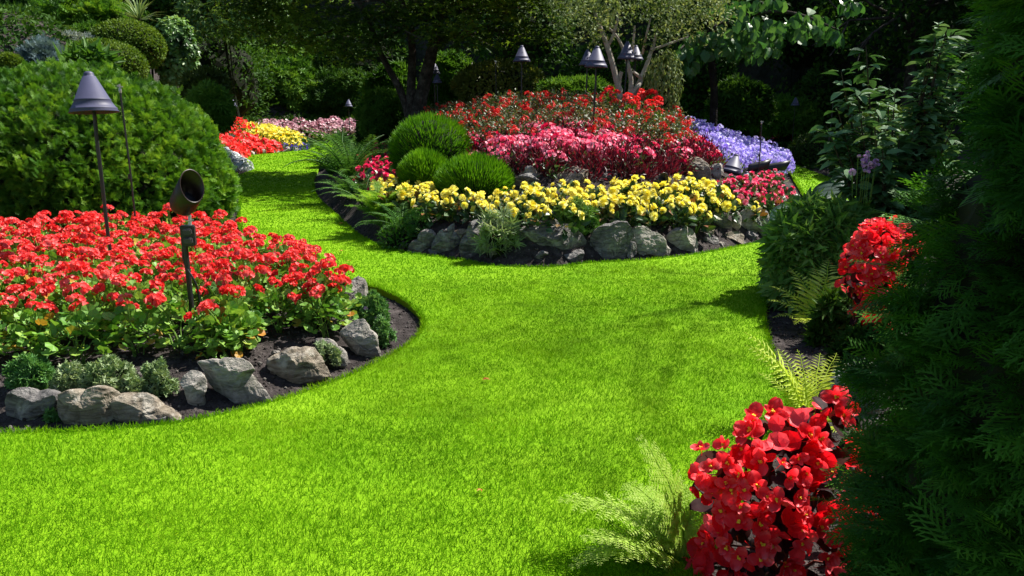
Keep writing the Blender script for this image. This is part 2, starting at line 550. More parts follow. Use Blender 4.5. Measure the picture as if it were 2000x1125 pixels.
def tag(o, label, cat, group=None, kind=None):
    if label:
        o['label'] = label
    if cat:
        o['category'] = cat
    if group:
        o['group'] = group
    if kind:
        o['kind'] = kind
    return o


def thing(name, label, cat, loc=(0, 0, 0), rz=0, s=1.0, group=None):
    return tag(link(name, None, None, loc, (0, 0, rz), s), label, cat, group)


def dup(root, loc, rz=0, s=1.0, label=None, group=None, tilt=(0, 0)):
    r = root.copy()
    COL.objects.link(r)
    r.location = loc
    r.rotation_euler = (tilt[0], tilt[1], rz)
    r.scale = (s, s, s) if np.ndim(s) == 0 else s
    if label:
        r['label'] = label
    if group:
        r['group'] = group
    for ch in KIDS.get(root.name, []):
        c = ch.copy()
        COL.objects.link(c)
        c.parent = r
        for g in KIDS.get(ch.name, []):
            d = g.copy()
            COL.objects.link(d)
            d.parent = c
    return r


KIDS = {}


def remember(*roots):
    kids = {}
    for o in SC.objects:
        if o.parent is not None:
            kids.setdefault(o.parent.name, []).append(o)
    for r in roots:
        KIDS[r.name] = kids.get(r.name, [])
        for c in KIDS[r.name]:
            KIDS[c.name] = kids.get(c.name, [])


def drop(root):
    """take a prototype out of the scene again"""
    for c in KIDS.get(root.name, []):
        for g in KIDS.get(c.name, []):
            bpy.data.objects.remove(g)
        bpy.data.objects.remove(c)
    bpy.data.objects.remove(root)


# ------------------------------------------------------------------ geometry helpers
def unit(a):
    return a / np.maximum(np.linalg.norm(a, axis=-1, keepdims=True), 1e-9)


def axes(D, Nn):
    """columns x,y,z with y along D and z close to Nn"""
    y = unit(D)
    x = np.cross(y, Nn)
    bad = np.linalg.norm(x, axis=-1) < 1e-4
    x[bad] = np.cross(y[bad], np.array([.3, .5, .81]))
    x = unit(x)
    z = np.cross(x, y)
    return np.stack([x, y, z], -1)


def rdir(n, up=None):
    d = unit(RNG.normal(size=(n, 3)))
    if up is not None:
        d[:, 2] = np.where(d[:, 2] < up, np.abs(d[:, 2]) + up, d[:, 2])
        d = unit(d)
    return d


def tube(mb, pts, radii, sides=6, v=.5, mi=0, cap=True):
    pts = np.asarray(pts, float)
    n = len(pts)
    radii = np.broadcast_to(np.asarray(radii, float), (n,))
    tan = unit(np.gradient(pts, axis=0))
    ref = np.array([1., 0, 0]) if abs(tan[0][0]) < .8 else np.array([0, 1., 0])
    V = []
    for i in range(n):
        a = unit(np.cross(tan[i], ref))
        b = np.cross(tan[i], a)
        ref = np.cross(a, tan[i]) * -1 if False else ref
        th = np.arange(sides) * 2 * math.pi / sides
        V.append(pts[i] + radii[i] * (np.cos(th)[:, None] * a + np.sin(th)[:, None] * b))
    F = [(i * sides + j, i * sides + (j + 1) % sides, (i + 1) * sides + (j + 1) % sides, (i + 1) * sides + j)
         for i in range(n - 1) for j in range(sides)]
    if cap:
        F += [tuple(range(sides))[::-1], tuple((n - 1) * sides + j for j in range(sides))]
    mb.add(np.concatenate(V), F, v, mi)


def lathe(mb, prof, sides=28, mi=0, M4=None, v=.5):
    V, F = [], []
    n = len(prof)
    for r, z in prof:
        for j in range(sides):
            t = 2 * math.pi * j / sides
            V.append((r * math.cos(t), r * math.sin(t), z))
    for i in range(n - 1):
        for j in range(sides):
            k = (j + 1) % sides
            F.append((i * sides + j, i * sides + k, (i + 1) * sides + k, (i + 1) * sides + j))
    V = np.array(V)
    if M4 is not None:
        m = np.array(M4)
        V = V @ m[:3, :3].T + m[:3, 3]
    mb.add(V, F, v, mi)


def box(mb, c, s, mi=0, M4=None, bev=0.0):
    b = bmesh.new()
    bmesh.ops.create_cube(b, size=1)
    bmesh.ops.scale(b, vec=s, verts=b.verts)
    if bev:
        bmesh.ops.bevel(b, geom=b.edges[:], offset=bev, segments=2, affect='EDGES')
    bmesh.ops.translate(b, vec=c, verts=b.verts)
    if M4 is not None:
        bmesh.ops.transform(b, matrix=M4, verts=b.verts)
    b.verts.index_update()
    mb.add([v.co[:] for v in b.verts], [tuple(v.index for v in f.verts) for f in b.faces], .5, mi)
    b.free()


def ico(sub):
    b = bmesh.new()
    bmesh.ops.create_icosphere(b, subdivisions=sub, radius=1)
    b.verts.index_update()
    V = np.array([v.co[:] for v in b.verts])
    F = [tuple(v.index for v in f.verts) for f in b.faces]
    b.free()
    return V, F


ICO = {k: ico(k) for k in (1, 2, 3, 5)}


# ------------------------------------------------------------------ leaf and petal templates (length 1 along +Y, face up +Z)
def t_leaf(w=.4, fold=.08, droop=.12, mid=.45):
    return (np.array([(0, 0, 0), (w / 2, mid, fold), (0, mid, 0), (-w / 2, mid, fold), (0, 1, -droop)]),
            [(0, 1, 2), (2, 1, 4), (0, 2, 3), (3, 2, 4)])


def t_oval(w=.5, fold=.07, droop=.18):
    xs = [(0, 0), (.28, .18), (.5, .45), (.36, .75), (0, 1)]
    V = [(0, y, -droop * y * y) for x, y in xs] + [(x * w, y, fold * x * 2 - droop * y * y) for x, y in xs[1:4]] + [(-x * w, y, fold * x * 2 - droop * y * y) for x, y in xs[1:4]]
    F = [(0, 5, 1), (1, 5, 6, 2), (2, 6, 7, 3), (3, 7, 4), (0, 1, 8), (1, 2, 9, 8), (2, 3, 10, 9), (3, 4, 10)]
    return np.array(V), F


def t_round(n=11, cup=.12, wav=.05):
    V = [(0, .45, -.02)]
    for i in range(n):
        t = -math.pi / 2 + .35 + (2 * math.pi - .7) * i / (n - 1)
        r = .5 * (1 + .08 * (i % 2))
        V.append((r * math.cos(t), .5 + r * math.sin(t), cup + wav * (1 if i % 2 else -1)))
    return np.array(V), [(0, i, i + 1) for i in range(1, n)]


def t_star(lobes=5):
    V = [(0, .3, 0)]
    L = []
    for i in range(lobes):
        a = math.radians(-100 + 200 * i / (lobes - 1))
        r = .72 - .22 * abs(i - (lobes - 1) / 2) / ((lobes - 1) / 2)
        L.append((a, r))
    for i, (a, r) in enumerate(L):
        V.append((r * math.sin(a), .3 + r * math.cos(a), -.06))
        if i < lobes - 1:
            b = (a + L[i + 1][0]) / 2
            V.append((.26 * math.sin(b), .3 + .26 * math.cos(b), .03))
    n = len(V)
    V += [(0, 0, 0)]
    F = [(0, i + 1, i) for i in range(1, n - 1)]
    return np.array(V), F


def t_petal(w=.8, cup=.15):
    return (np.array([(0, 0, 0), (w * .36, .4, cup * .5), (w * .5, .75, cup), (0, 1, cup * .7), (-w * .5, .75, cup), (-w * .36, .4, cup * .5), (0, .6, 0)]),
            [(0, 1, 6), (1, 2, 6), (2, 3, 6), (3, 4, 6), (4, 5, 6), (5, 0, 6)])


def merge(parts):
    V, F, n = [], [], 0
    for v, f in parts:
        V.append(v)
        F += [tuple(i + n for i in x) for x in f]
        n += len(v)
    return np.concatenate(V), F


def xf(T, M4):
    m = np.array(M4)
    return T[0] @ m[:3, :3].T + m[:3, 3], T[1]


def t_flower(n=5, w=.9, cup=.15, tilt=15, tube_=0.):
    """radial flower: radius 1, face +Z"""
    ps = []
    for i in range(n):
        ps.append(xf(t_petal(w, cup), Matrix.Rotation(2 * math.pi * i / n, 4, 'Z') @ Matrix.Rotation(math.radians(tilt), 4, 'X')))
    return merge(ps)


def t_whorl(n=6, leaf=None, tilt=25):
    leaf = leaf or t_leaf(.34)
    ps = []
    for i in range(n):
        ps.append(xf(leaf, Matrix.Rotation(2 * math.pi * (i + .3 * random.random()) / n, 4, 'Z') @ Matrix.Rotation(math.radians(tilt + random.uniform(-14, 14)), 4, 'X')))
    return merge(ps)


def t_spray(n=9, ang=48, w=.035, sub=True):
    """flat scaly conifer spray with tapering side branchlets"""
    ps = []

    def strip(p, q, w0, w1, z=0.):
        p, q = np.array(p), np.array(q)
        d = unit(q - p)
        s = np.array([d[1], -d[0], 0])
        V = np.array([p + s * w0, p - s * w0, q - s * w1, q + s * w1])
        V[2:, 2] += z
        ps.append((V, [(0, 1, 2, 3)]))
    strip((0, 0, 0), (0, 1, 0), w * .8, w * .3, -.12)
    for i in range(n):
        y = .12 + .8 * i / n
        sgn = 1 if i % 2 else -1
        L = .48 * (1 - .75 * y) + .08
        a = math.radians(ang + random.uniform(-9, 9))
        q = (sgn * L * math.sin(a), y + L * math.cos(a), -.12 * y)
        strip((0, y, -.1 * y), q, w, w * .45, -.05)
        if sub:
            for k, sg in ((.45, 1), (.7, -1)):
                b = (sgn * L * k * math.sin(a), y + L * k * math.cos(a), -.1 * y)
                a2 = a * sgn + sg * .7
                strip(b, (b[0] + .3 * L * math.sin(a2), b[1] + .3 * L * math.cos(a2), b[2]), w * .8, w * .35, -.03)
    return merge(ps)


def t_needle(w=.05, bend=.1):
    return np.array([(-w / 2, 0, 0), (w / 2, 0, 0), (w * .4, .55, bend * .3), (-w * .4, .55, bend * .3), (0, 1, bend)]), [(0, 1, 2, 3), (3, 2, 4)]


def ellipsoid_pts(n, c, rad, lump=.12, lf=2.2, thick=.25, up=-.2, seed=0):
    """points through the outer shell of a lumpy ellipsoid, with outward normals"""
    d = rdir(n, up)
    k = 1 + lump * 2 * (fbm(d, lf, 3, seed) - .5) - thick * RNG.random(n) ** 2.0
    rad = np.asarray(rad, float)
    P = np.asarray(c, float) + d * rad * k[:, None]
    return P, unit(d / rad)


def core(mb, c, rad, k=.8, lump=.12, lf=2.2, seed=0, mi=1):  # added dark shell inside the foliage, standing in for shaded gaps
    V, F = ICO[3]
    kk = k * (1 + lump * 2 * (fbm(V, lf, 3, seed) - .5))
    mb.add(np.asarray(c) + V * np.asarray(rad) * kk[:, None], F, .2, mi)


def leafy(mb, T, P, Nrm, size, out=.6, up=.25, jit=.5, sv=.3, v=None, mi=0, flat=None):
    """leaves at P pointing outward/upward, face tilted to the outward normal"""
    n = len(P)
    D = Nrm * out + np.array([0, 0, up]) + RNG.normal(size=(n, 3)) * jit
    Nn = (Nrm + np.array([0, 0, .6]) + RNG.normal(size=(n, 3)) * .4) if flat is None else (np.array([0, 0, 1.]) * flat + Nrm * (1 - flat) + RNG.normal(size=(n, 3)) * .25)
    mb.scatter(T, P, axes(D, Nn), size * RNG.uniform(1 - sv, 1 + sv, n), v, mi)


def clump_v(P, freq, seed, amt=.6):
    return np.clip(.5 + amt * 2 * (fbm(P, freq, 2, seed) - .5) + RNG.normal(size=len(P)) * .2, 0, 1)

# ================================================================== THE SETTING
def build_ground():
    xs = np.unique(np.concatenate([np.linspace(-120, -20, 18), np.arange(-20, -7, .4), np.arange(-7, 8, .07), np.arange(8, 20, .4), np.linspace(20, 120, 18)]).round(4))
    ys = np.unique(np.concatenate([np.linspace(-40, .6, 14), np.arange(.6, 1.6, .2), np.arange(1.6, 15, .07), np.arange(15, 34, .25), np.linspace(34, 160, 24)]).round(4))
    X, Y = np.meshgrid(xs, ys)
    Z = soil_z(X.ravel(), Y.ravel())
    V = np.stack([X.ravel(), Y.ravel(), Z], -1)
    nx, ny = len(xs), len(ys)
    i = (np.arange(ny - 1)[:, None] * nx + np.arange(nx - 1)).reshape(-1, 1)
    F = np.concatenate([i, i + 1, i + nx + 1, i + nx], 1)
    mb = MB()
    mb.add(V, {4: F})
    g = mb.build('ground', 'soil', smooth=True)
    tag(g, 'bare dark brown soil of the flower beds', 'soil', kind='structure')
    # clods and pale crumbs on the soil near the camera
    n = 52000
    x, y = RNG.uniform(-5, 4, n), RNG.uniform(2.2, 13, n)
    ok = ~in_lawn(x, y) & (RNG.random(n) < np.clip(5.5 / y, .15, 1))
    x, y = x[ok], y[ok]
    z = soil_z(x, y)
    mb = MB()
    A = axes(rdir(len(x)), rdir(len(x)))
    s = .004 + .011 * RNG.random(len(x)) ** 3
    mb.scatter(ICO[1], np.stack([x, y, z + s * .3], -1), A, s, None)
    cl = mb.build('soil_crumbs', 'clod', smooth=False)
    tag(cl, 'loose crumbs and clods lying on the bed soil', 'soil', kind='stuff')


M['clod'] = leaf_mat('soil_clod', [(.016, .013, .013), (.03, .025, .024), (.04, .034, .032), (.06, .053, .05), (.14, .13, .12)], 0, .95, .15)
build_ground()


def build_lawn():
    b = bmesh.new()
    loops = []
    for poly in (LAWN, ISL):
        vs = [b.verts.new((p[0], p[1], 0)) for p in poly]
        loops.append(vs)
        for i in range(len(vs)):
            b.edges.new((vs[i], vs[(i + 1) % len(vs)]))
    bmesh.ops.triangle_fill(b, use_beauty=True, use_dissolve=False, edges=b.edges[:])
    for vs in loops:
        low = [b.verts.new((v.co.x, v.co.y, -.09)) for v in vs]
        n = len(vs)
        for i in range(n):
            b.faces.new((vs[i], vs[(i + 1) % n], low[(i + 1) % n], low[i]))
    bmesh.ops.recalc_face_normals(b, faces=b.faces[:])
    me = bpy.data.meshes.new('lawn')
    b.to_mesh(me)
    b.free()
    me.materials.append(M['turf'])
    tag(link('lawn', me), 'bright green mown lawn winding between the beds', 'lawn', kind='structure')


build_lawn()


def build_grass():
    r = RNG
    X, Y, W, Lh = [], [], [], []
    #        y0   y1  blades/m2  width  length
    bands = [(1.9, 2.8, 21000, .0021, .034), (2.8, 3.6, 17000, .0023, .031), (3.6, 5, 13000, .0027, .027), (5, 7, 7500, .0038, .026),
             (7, 10, 3600, .0058, .025), (10, 15, 1500, .010, .025), (15, 33, 380, .022, .030)]
    for y0, y1, dens, w, L in bands:
        xa, xb = -max(.75 * y1, 2.2), max(.75 * y1, 2.0)
        xa, xb = max(xa, -10), min(xb, 9.5)
        n = int((xb - xa) * (y1 - y0) * dens)
        x, y = r.uniform(xa, xb, n), r.uniform(y0, y1, n)
        k = (np.abs(x) < .70 * y + .3)
        x, y = x[k], y[k]
        k = in_lawn(x, y)
        x, y = x[k], y[k]
        X.append(x); Y.append(y); W.append(np.full(len(x), w)); Lh.append(np.full(len(x), L))
    # a thicker fringe overhanging the cut edges
    for poly in (LAWN, ISL):
        p = np.asarray(poly)
        q = np.roll(p, -1, 0)
        ln = np.hypot(*(q - p).T)
        cnt = np.where(p[:, 1] < 16, (ln * 420 / np.clip(p[:, 1] / 6, .6, 3)).astype(int), 0)
        for a, c, m in zip(p, q, cnt):
            if m and a[1] > 1.7:
                t = r.random(m)[:, None]
                e = a + (c - a) * t + r.normal(size=(m, 2)) * .010
                X.append(e[:, 0]); Y.append(e[:, 1]); W.append(np.full(m, .004 * max(1, a[1] / 5))); Lh.append(np.full(m, .04))
    x, y, w, L = map(np.concatenate, (X, Y, W, Lh))
    P2 = np.stack([x, y], -1)
    cl = fbm(P2, 3.2, 3, 21)
    cf = fbm(P2, 14, 2, 23)
    bare = fbm(P2, 1.1, 3, 27)
    L = L * .86 * (.62 + .7 * cl) * (.68 + .6 * cf) * r.uniform(.6, 1.3, len(x))
    n = len(x)
    th = r.uniform(0, 2 * math.pi, n) + 2.5 * (cl - .5)
    lean = np.clip(r.normal(.58, .30, n) + .9 * (cf - .5), .05, 1.3)
    D = np.stack([np.cos(th) * np.sin(lean), np.sin(th) * np.sin(lean), np.cos(lean)], -1)
    A = axes(D, np.stack([np.zeros(n), -np.ones(n) * .6, np.ones(n)], -1) + r.normal(size=(n, 3)) * .5)
    T = (np.array([(-.5, 0, 0), (.5, 0, 0), (.42, .55, -.06), (-.42, .55, -.06), (0, 1, -.22)]), [(0, 1, 2, 3), (3, 2, 4)])
    z = np.full(n, -.002)
    S = np.stack([w * r.uniform(.7, 1.3, n), L, L], -1)
    v = np.clip(.36 + .70 * (cl - .5) + 1.0 * (bare - .5) + .35 * (cf - .5) + r.normal(size=n) * np.interp(y, [2.5, 6], [.12, .05]) + .5 * (r.random(n) < .03) * (y < 4), 0, 1)
    mb = MB()
    mb.scatter(T, np.stack([x, y, z], -1), A, S, v)
    tag(mb.build('grass', 'grass'), 'short bright green grass blades of the lawn', 'grass', kind='stuff')


build_grass()

CLIFF_LINE = chaikin([(-46, 12), (-37, 27), (-25, 37), (-11, 41), (0, 41), (9, 37.5), (14.5, 28), (17, 19), (18.5, 9), (20, -2)], 2, closed=False)


def build_cliff():
    p = CLIFF_LINE
    seg = np.r_[0, np.cumsum(np.hypot(*np.diff(p, axis=0).T))]
    u = np.arange(0, seg[-1], .45)
    cx, cy = np.interp(u, seg, p[:, 0]), np.interp(u, seg, p[:, 1])
    hs = np.arange(-.5, 12.6, .45)
    nrm = np.stack([-np.gradient(cy), np.gradient(cx)], -1)
    nrm = unit(nrm)
    X = cx[None, :] - nrm[None, :, 0] * (-.16 * hs[:, None]) * 1
    Y = cy[None, :] - nrm[None, :, 1] * (-.16 * hs[:, None]) * 1
    Z = np.broadcast_to(hs[:, None], X.shape)
    V = np.stack([X.ravel(), Y.ravel(), Z.ravel()], -1)
    N3 = np.broadcast_to(np.concatenate([nrm, np.zeros((len(u), 1))], 1)[None], (len(hs), len(u), 3)).reshape(-1, 3)
    V = V + N3 * (2.6 * (fbm(V, .16, 4, 31) - .5) + 1.0 * (fbm(V, .6, 3, 33) - .5))[:, None]
    nx, ny = len(u), len(hs)
    i = (np.arange(ny - 1)[:, None] * nx + np.arange(nx - 1)).reshape(-1, 1)
    mb = MB()
    mb.add(V, {4: np.concatenate([i, i + 1, i + nx + 1, i + nx], 1)})
    o = mb.build('quarry_cliff', 'cliff', smooth=True)
    tag(o, 'dark overgrown rock face of the old quarry behind the garden', 'cliff', kind='structure')
    # plateau behind the rim
    mb = MB()
    top = V.reshape(ny, nx, 3)[-1]
    back = top - np.concatenate([-nrm, np.zeros((nx, 1))], 1) * 40
    W = np.concatenate([top, back])
    i = np.arange(nx - 1)[:, None]
    mb.add(W, {4: np.concatenate([i, i + 1, i + nx + 1, i + nx], 1)})
    tag(mb.build('terrain', 'soil'), 'high ground above the quarry rim', 'terrain', kind='structure')
    G = V.reshape(ny, nx, 3)
    a = np.concatenate([G[:-1, :-1].reshape(-1, 3), G[1:, 1:].reshape(-1, 3)])
    n = 70000
    k = RNG.integers(0, len(a), n)
    P = a[k] + RNG.normal(size=(n, 3)) * .3
    Nn = N3.reshape(ny, nx, 3)[:-1, :-1].reshape(-1, 3)
    Nn = -np.concatenate([Nn, Nn])[k]
    patch = fbm(P, .35, 3, 41)
    ok = patch > .40
    P, Nn, patch = P[ok], Nn[ok], patch[ok]
    P = P + Nn * (.15 + .9 * (fbm(P, .5, 2, 44))[:, None])
    mb = MB()
    D = np.array([0, 0, -.9]) + Nn * .5 + RNG.normal(size=P.shape) * .5
    mb.scatter(t_leaf(.8, .1, .2), P, axes(D, Nn + RNG.normal(size=P.shape) * .4), RNG.uniform(.11, .26, len(P)), clump_v(P, 1.1, 47, .9))
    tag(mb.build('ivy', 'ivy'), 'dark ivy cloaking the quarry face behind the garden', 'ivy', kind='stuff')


build_cliff()


def build_cover():
    n = 110000
    x, y = RNG.uniform(-26, 13, n), RNG.uniform(13, 41, n)
    x, y = np.r_[x, RNG.uniform(-20, -3, 26000)], np.r_[y, RNG.uniform(33, 42, 26000)]
    ok = ~in_lawn(x, y) & ~(inside(x, y, ISL) & (y < 17)) & ((x < -7.2) | (y > 19)) & ~((y < 27.5) & (x > -10.8) & (x < -5) & (y > 13))
    ok &= (np.abs(x) < .72 * y + 1)
    x, y = x[ok], y[ok]
    xr, yr = RNG.uniform(1.2, 6.5, 15000), RNG.uniform(1.5, 11, 15000)
    okr = ~inside(xr, yr, LAWN) & (pdist(xr, yr, LAWN) > .7)
    x, y = np.r_[x, xr[okr]], np.r_[y, yr[okr]]
    P = np.stack([x, y, soil_z(x, y) + .02 + .16 * RNG.random(len(x)) * fbm(np.stack([x, y], -1), 1.2, 2, 66)], -1)
    mb = MB()
    mb.scatter(t_leaf(.6, .1, .1), P, axes(rdir(len(x), .0), rdir(len(x), .3) + [0, 0, .5]), RNG.uniform(.10, .24, len(x)) * np.where(y < 12, .38, 1), clump_v(P, .8, 67, .8))
    tag(mb.build('ground_cover', 'dark_leaf'), 'low dark green ground cover on the slopes under the shrubs', 'ground cover', kind='stuff')


build_cover()


def build_kerb():
    a, b = np.array(at(548, 277.2)), np.array(at(672, 277.8))
    mb = MB()
    d = unit((b - a)[None])[0]
    c = (a + b) / 2
    M4 = Matrix.Translation((c[0], c[1], .02)) @ Matrix.Rotation(math.atan2(d[1], d[0]), 4, 'Z')
    box(mb, (0, 0, 0), (float(np.hypot(*(b - a))), .28, .16), 0, M4, .015)
    tag(mb.build('kerb', 'kerb'), 'pale stone kerb at the far end of the lawn', 'kerb', kind='structure')


build_kerb()

# ================================================================== ROCKS
def rock_mesh(name, w, d, h, mat, seed, cuts=9, rough=.10, moss=0):
    r = np.random.default_rng(seed)
    V, F = ICO[5]
    P = V.copy()
    for _ in range(cuts):
        n = unit(r.normal(size=(1, 3)))[0]
        o = r.uniform(.34, .80)
        P = P - np.maximum(0, P @ n - o)[:, None] * n
    P = P + .22 * np.stack([fbm(P, 1.3, 2, seed + 20 + q) - .5 for q in range(3)], -1)
    ridge = np.abs(2 * fbm(P * np.array([1, 1, 2.2]), 2.6, 3, seed + 5) - 1)
    P = P * (1 + rough * 2 * (fbm(P, 1.7, 3, seed) - .5) + .09 * (np.minimum(ridge, .25) - .12) + .09 * (fbm(P, 7, 4, seed + 7) - .5) + .03 * (fbm(P, 22, 2, seed + 9) - .5))[:, None]
    lo, hi = P.min(0), P.max(0)
    P = (P - (lo + hi) / 2) / ((hi - lo) / 2)
    P = P * np.array([w / 2, d / 2, h / 2])
    mb = MB()
    mb.add(P, F, .5)
    return mb.mesh(name, mat)


def rock(label, box_px, mat='rock', seed=0, deep=.8, tilt=0, lean=0, lift=0., cuts=9, sink=.22, group='stones edging the beds', name='rock'):
    x0, y0, x1, y1 = box_px
    cx = (x0 + x1) / 2
    X, Y = hit(cx, y1)
    s = F_PX / (Y * CP - (soil_z(np.array([X]), np.array([Y]))[0] - CAM_H) * SP)
    w, hv = (x1 - x0) / s, (y1 - y0) / s
    d = w * deep
    h = max(hv * .95 - .0 * d, .05)
    H = h * (1 + sink)
    z = CAM_H + ray(cx, y1)[2] * (Y / ray(cx, y1)[1])
    o = link(name, rock_mesh('rock', w, d, H, mat, seed, cuts), None, (X, Y + d * .42, z + h - H / 2 + lift))
    o.rotation_euler = (lean, tilt, random.uniform(-.25, .25))
    return tag(o, label, 'rock', group)


def outline_rock(label, poly_px, mat, seed, thick=.8, group=None, bulge=.9):
    """a rock whose front silhouette follows an outline; it has its own distance, real size and thickness"""
    poly = np.array(poly_px, float)
    lo, hi = poly.min(0), poly.max(0)
    cx = (lo[0] + hi[0]) / 2
    X, Y = hit(cx, hi[1])
    s = F_PX / (Y * CP - (sz(X, Y) - CAM_H) * SP)
    c = poly.mean(0)
    Q = np.stack([(poly[:, 0] - c[0]) / s, (c[1] - poly[:, 1]) / s * 1.03], -1)
    d_ = np.array(ray(c[0], c[1]))
    cen = np.array([0, 0, CAM_H]) + d_ * (Y / d_[1])
    ang = np.arctan2(Q[:, 1], Q[:, 0])
    o = np.argsort(ang)
    ang, rad = ang[o], np.hypot(Q[o, 0], Q[o, 1])
    ang = np.r_[ang[-1] - 2 * math.pi, ang, ang[0] + 2 * math.pi]
    rad = np.r_[rad[-1], rad, rad[0]]
    V, F = ICO[5]
    r = np.random.default_rng(seed)
    P = V.copy()
    for _ in range(15):                                 # broken faces
        n = r.normal(size=3) * np.array([.55, 1, .55])
        n[1] = -abs(n[1]) - .45
        n = n / np.linalg.norm(n)
        P = P - np.maximum(0, P @ n - r.uniform(.48, .84))[:, None] * n
    th = np.arctan2(V[:, 2], V[:, 0])
    k = np.interp(th, ang, rad) * 1.12
    h = np.hypot(P[:, 0], P[:, 2])
    w = float(np.mean(rad))
    W = np.stack([h * k * np.cos(np.arctan2(P[:, 2], P[:, 0])), P[:, 1] * w * thick, h * k * np.sin(np.arctan2(P[:, 2], P[:, 0]))], -1)
    U = W / w
    nn = unit(V)
    W = W + nn * (w * (.10 * (fbm(U, 1.8, 3, seed) - .5) + .09 * (fbm(U * np.array([1, 1, 1.8]), 6, 4, seed + 3) - .5) + .03 * (fbm(U, 22, 2, seed + 6) - .5)))[:, None]
    low = np.clip(-W[:, 2] / (np.abs(W[:, 2]).max()), 0, 1)
    W[:, 2] -= .05 * low                                 # sits a little in the soil
    mb = MB()
    mb.add(W, F, .5)
    ob = link('rock', mb.mesh('rock', mat), None, (cen[0], cen[1] + w * thick * .75, cen[2] - .06 * w))
    return tag(ob, label, 'rock', group)


LB = 'stones edging the left bed'
IB = 'stones of the island bed wall'
UB = 'stones between the yellow and pink flowers'
outline_rock('dark grey flat-faced rock under the green cushion plant in the left bed', [(8, 778), (60, 776), (100, 778), (92, 800), (70, 818), (62, 832), (30, 838), (8, 830)], 'rock_dark', 1, 0.8, LB)
outline_rock('brownish rock below the grey-green mat plant of the left bed', [(106, 780), (150, 778), (160, 770), (205, 776), (222, 800), (215, 838), (150, 840), (128, 830), (106, 815)], 'rock_tan', 2, 0.8, LB)
outline_rock('long low brown rock beside the round valve box', [(205, 790), (250, 783), (290, 796), (300, 810), (332, 822), (310, 833), (250, 834), (205, 836)], 'rock_tan', 3, 0.8, LB)
outline_rock('narrow pale layered rock standing beside the big slab', [(347, 760), (352, 738), (365, 728), (385, 735), (394, 755), (386, 775), (380, 803), (362, 800), (348, 782)], 'rock', 4, 0.8, LB)
outline_rock('big pale slab leaning on the soil of the left bed', [(382, 714), (400, 712), (425, 710), (450, 708), (472, 712), (487, 728), (480, 738), (490, 752), (515, 783), (480, 796), (432, 802), (418, 780), (402, 758), (392, 735)], 'rock', 5, 0.55, LB)
outline_rock('angular tan rock with one bright face below the scarlet geraniums', [(520, 712), (545, 698), (580, 690), (608, 688), (614, 700), (622, 722), (632, 738), (612, 748), (585, 758), (570, 748), (545, 742), (525, 732)], 'rock_tan', 26, 0.8, LB)
outline_rock('low grey rock behind the small sedum tuft of the left bed', [(612, 668), (630, 668), (655, 682), (672, 705), (660, 718), (640, 712), (620, 700)], 'rock', 7, 0.8, LB)
outline_rock('pale upright boulder next to the trailing plant with violet flowers', [(662, 660), (680, 642), (708, 632), (718, 650), (730, 680), (737, 700), (725, 706), (700, 694), (675, 686)], 'rock', 8, 0.8, LB)
rock('weathered rock half hidden at the right end of the geraniums', (676, 540, 716, 600), 'rock', 9, .9, .2, 0, group=LB)
rock('small pale stone lying on the soil above the tan rock', (528, 688, 545, 700), 'rock', 45, .8, group=LB)
rock('small rubble stone at the lawn edge by the valve box', (262, 806, 296, 830), 'rock_tan', 46, .8, group=LB)

outline_rock('dark mossy rock under the fine-leaved cushion on the island', [(798, 482), (815, 470), (838, 452), (848, 462), (846, 497), (800, 500)], 'rock_dark', 10, 0.8, IB)
outline_rock('pointed grey rock beside the small tan stone', [(848, 470), (856, 455), (872, 452), (885, 441), (884, 455), (895, 480), (893, 502), (850, 504)], 'rock_dark', 11, 0.8, IB)
rock('small tan stone wedged between two grey rocks', (888, 450, 914, 472), 'rock_tan', 12, .8, group=IB, lift=.02)
outline_rock('tall rounded grey rock left of the rosette plant', [(905, 500), (912, 460), (925, 436), (945, 434), (950, 445), (942, 470), (950, 500), (930, 508)], 'rock_dark', 13, 0.8, IB)
outline_rock('widest dark grey boulder overhanging the soil', [(1006, 470), (1020, 452), (1050, 445), (1085, 432), (1092, 442), (1120, 450), (1145, 475), (1130, 496), (1095, 494), (1060, 496), (1020, 490)], 'rock_dark', 14, 0.8, IB)
outline_rock('broad cracked rock right of the dark rosemary', [(1138, 508), (1160, 480), (1172, 450), (1195, 442), (1225, 440), (1235, 455), (1238, 480), (1220, 505), (1180, 514)], 'rock_dark', 15, 0.8, IB)
outline_rock('light grey block with a sloping top', [(1232, 500), (1235, 455), (1245, 448), (1275, 458), (1300, 472), (1300, 495), (1275, 508), (1240, 511)], 'rock', 16, 0.8, IB)
outline_rock('squarish grey stone standing alone on the soil strip', [(1303, 478), (1310, 460), (1335, 449), (1360, 453), (1368, 475), (1364, 492), (1330, 498), (1308, 492)], 'rock', 17, 0.8, IB)
rock('mossy flat stone tucked under the yellow flowers', (1354, 434, 1400, 457), 'rock_tan', 18, .8, group=IB)
rock('thin flat stone lying on the soil strip', (1362, 458, 1408, 480), 'rock_dark', 19, .8, .3, group=IB)
outline_rock('leaning grey stone, leftmost of the stacked upright stones', [(1388, 425), (1405, 414), (1420, 428), (1432, 450), (1412, 452), (1398, 448)], 'rock_dark', 20, 0.8, IB)
rock('narrow upright stone in the stacked corner', (1424, 411, 1449, 454), 'rock', 21, .8, group=IB)
outline_rock('upright blocky stone beside the narrow one', [(1444, 428), (1466, 411), (1482, 425), (1484, 445), (1462, 456), (1450, 450)], 'rock', 22, 0.8, IB)
rock('flat slab under the leaning grey stone', (1404, 450, 1456, 474), 'rock_tan', 23, .7, .15, group=IB)
rock('low stone under the blocky upright stone', (1450, 452, 1484, 472), 'rock_dark', 24, .7, group=IB)
rock('tall corner stone below the dwarf conifer cushion', (1478, 408, 1511, 470), 'rock', 25, .9, -.2, group=IB)
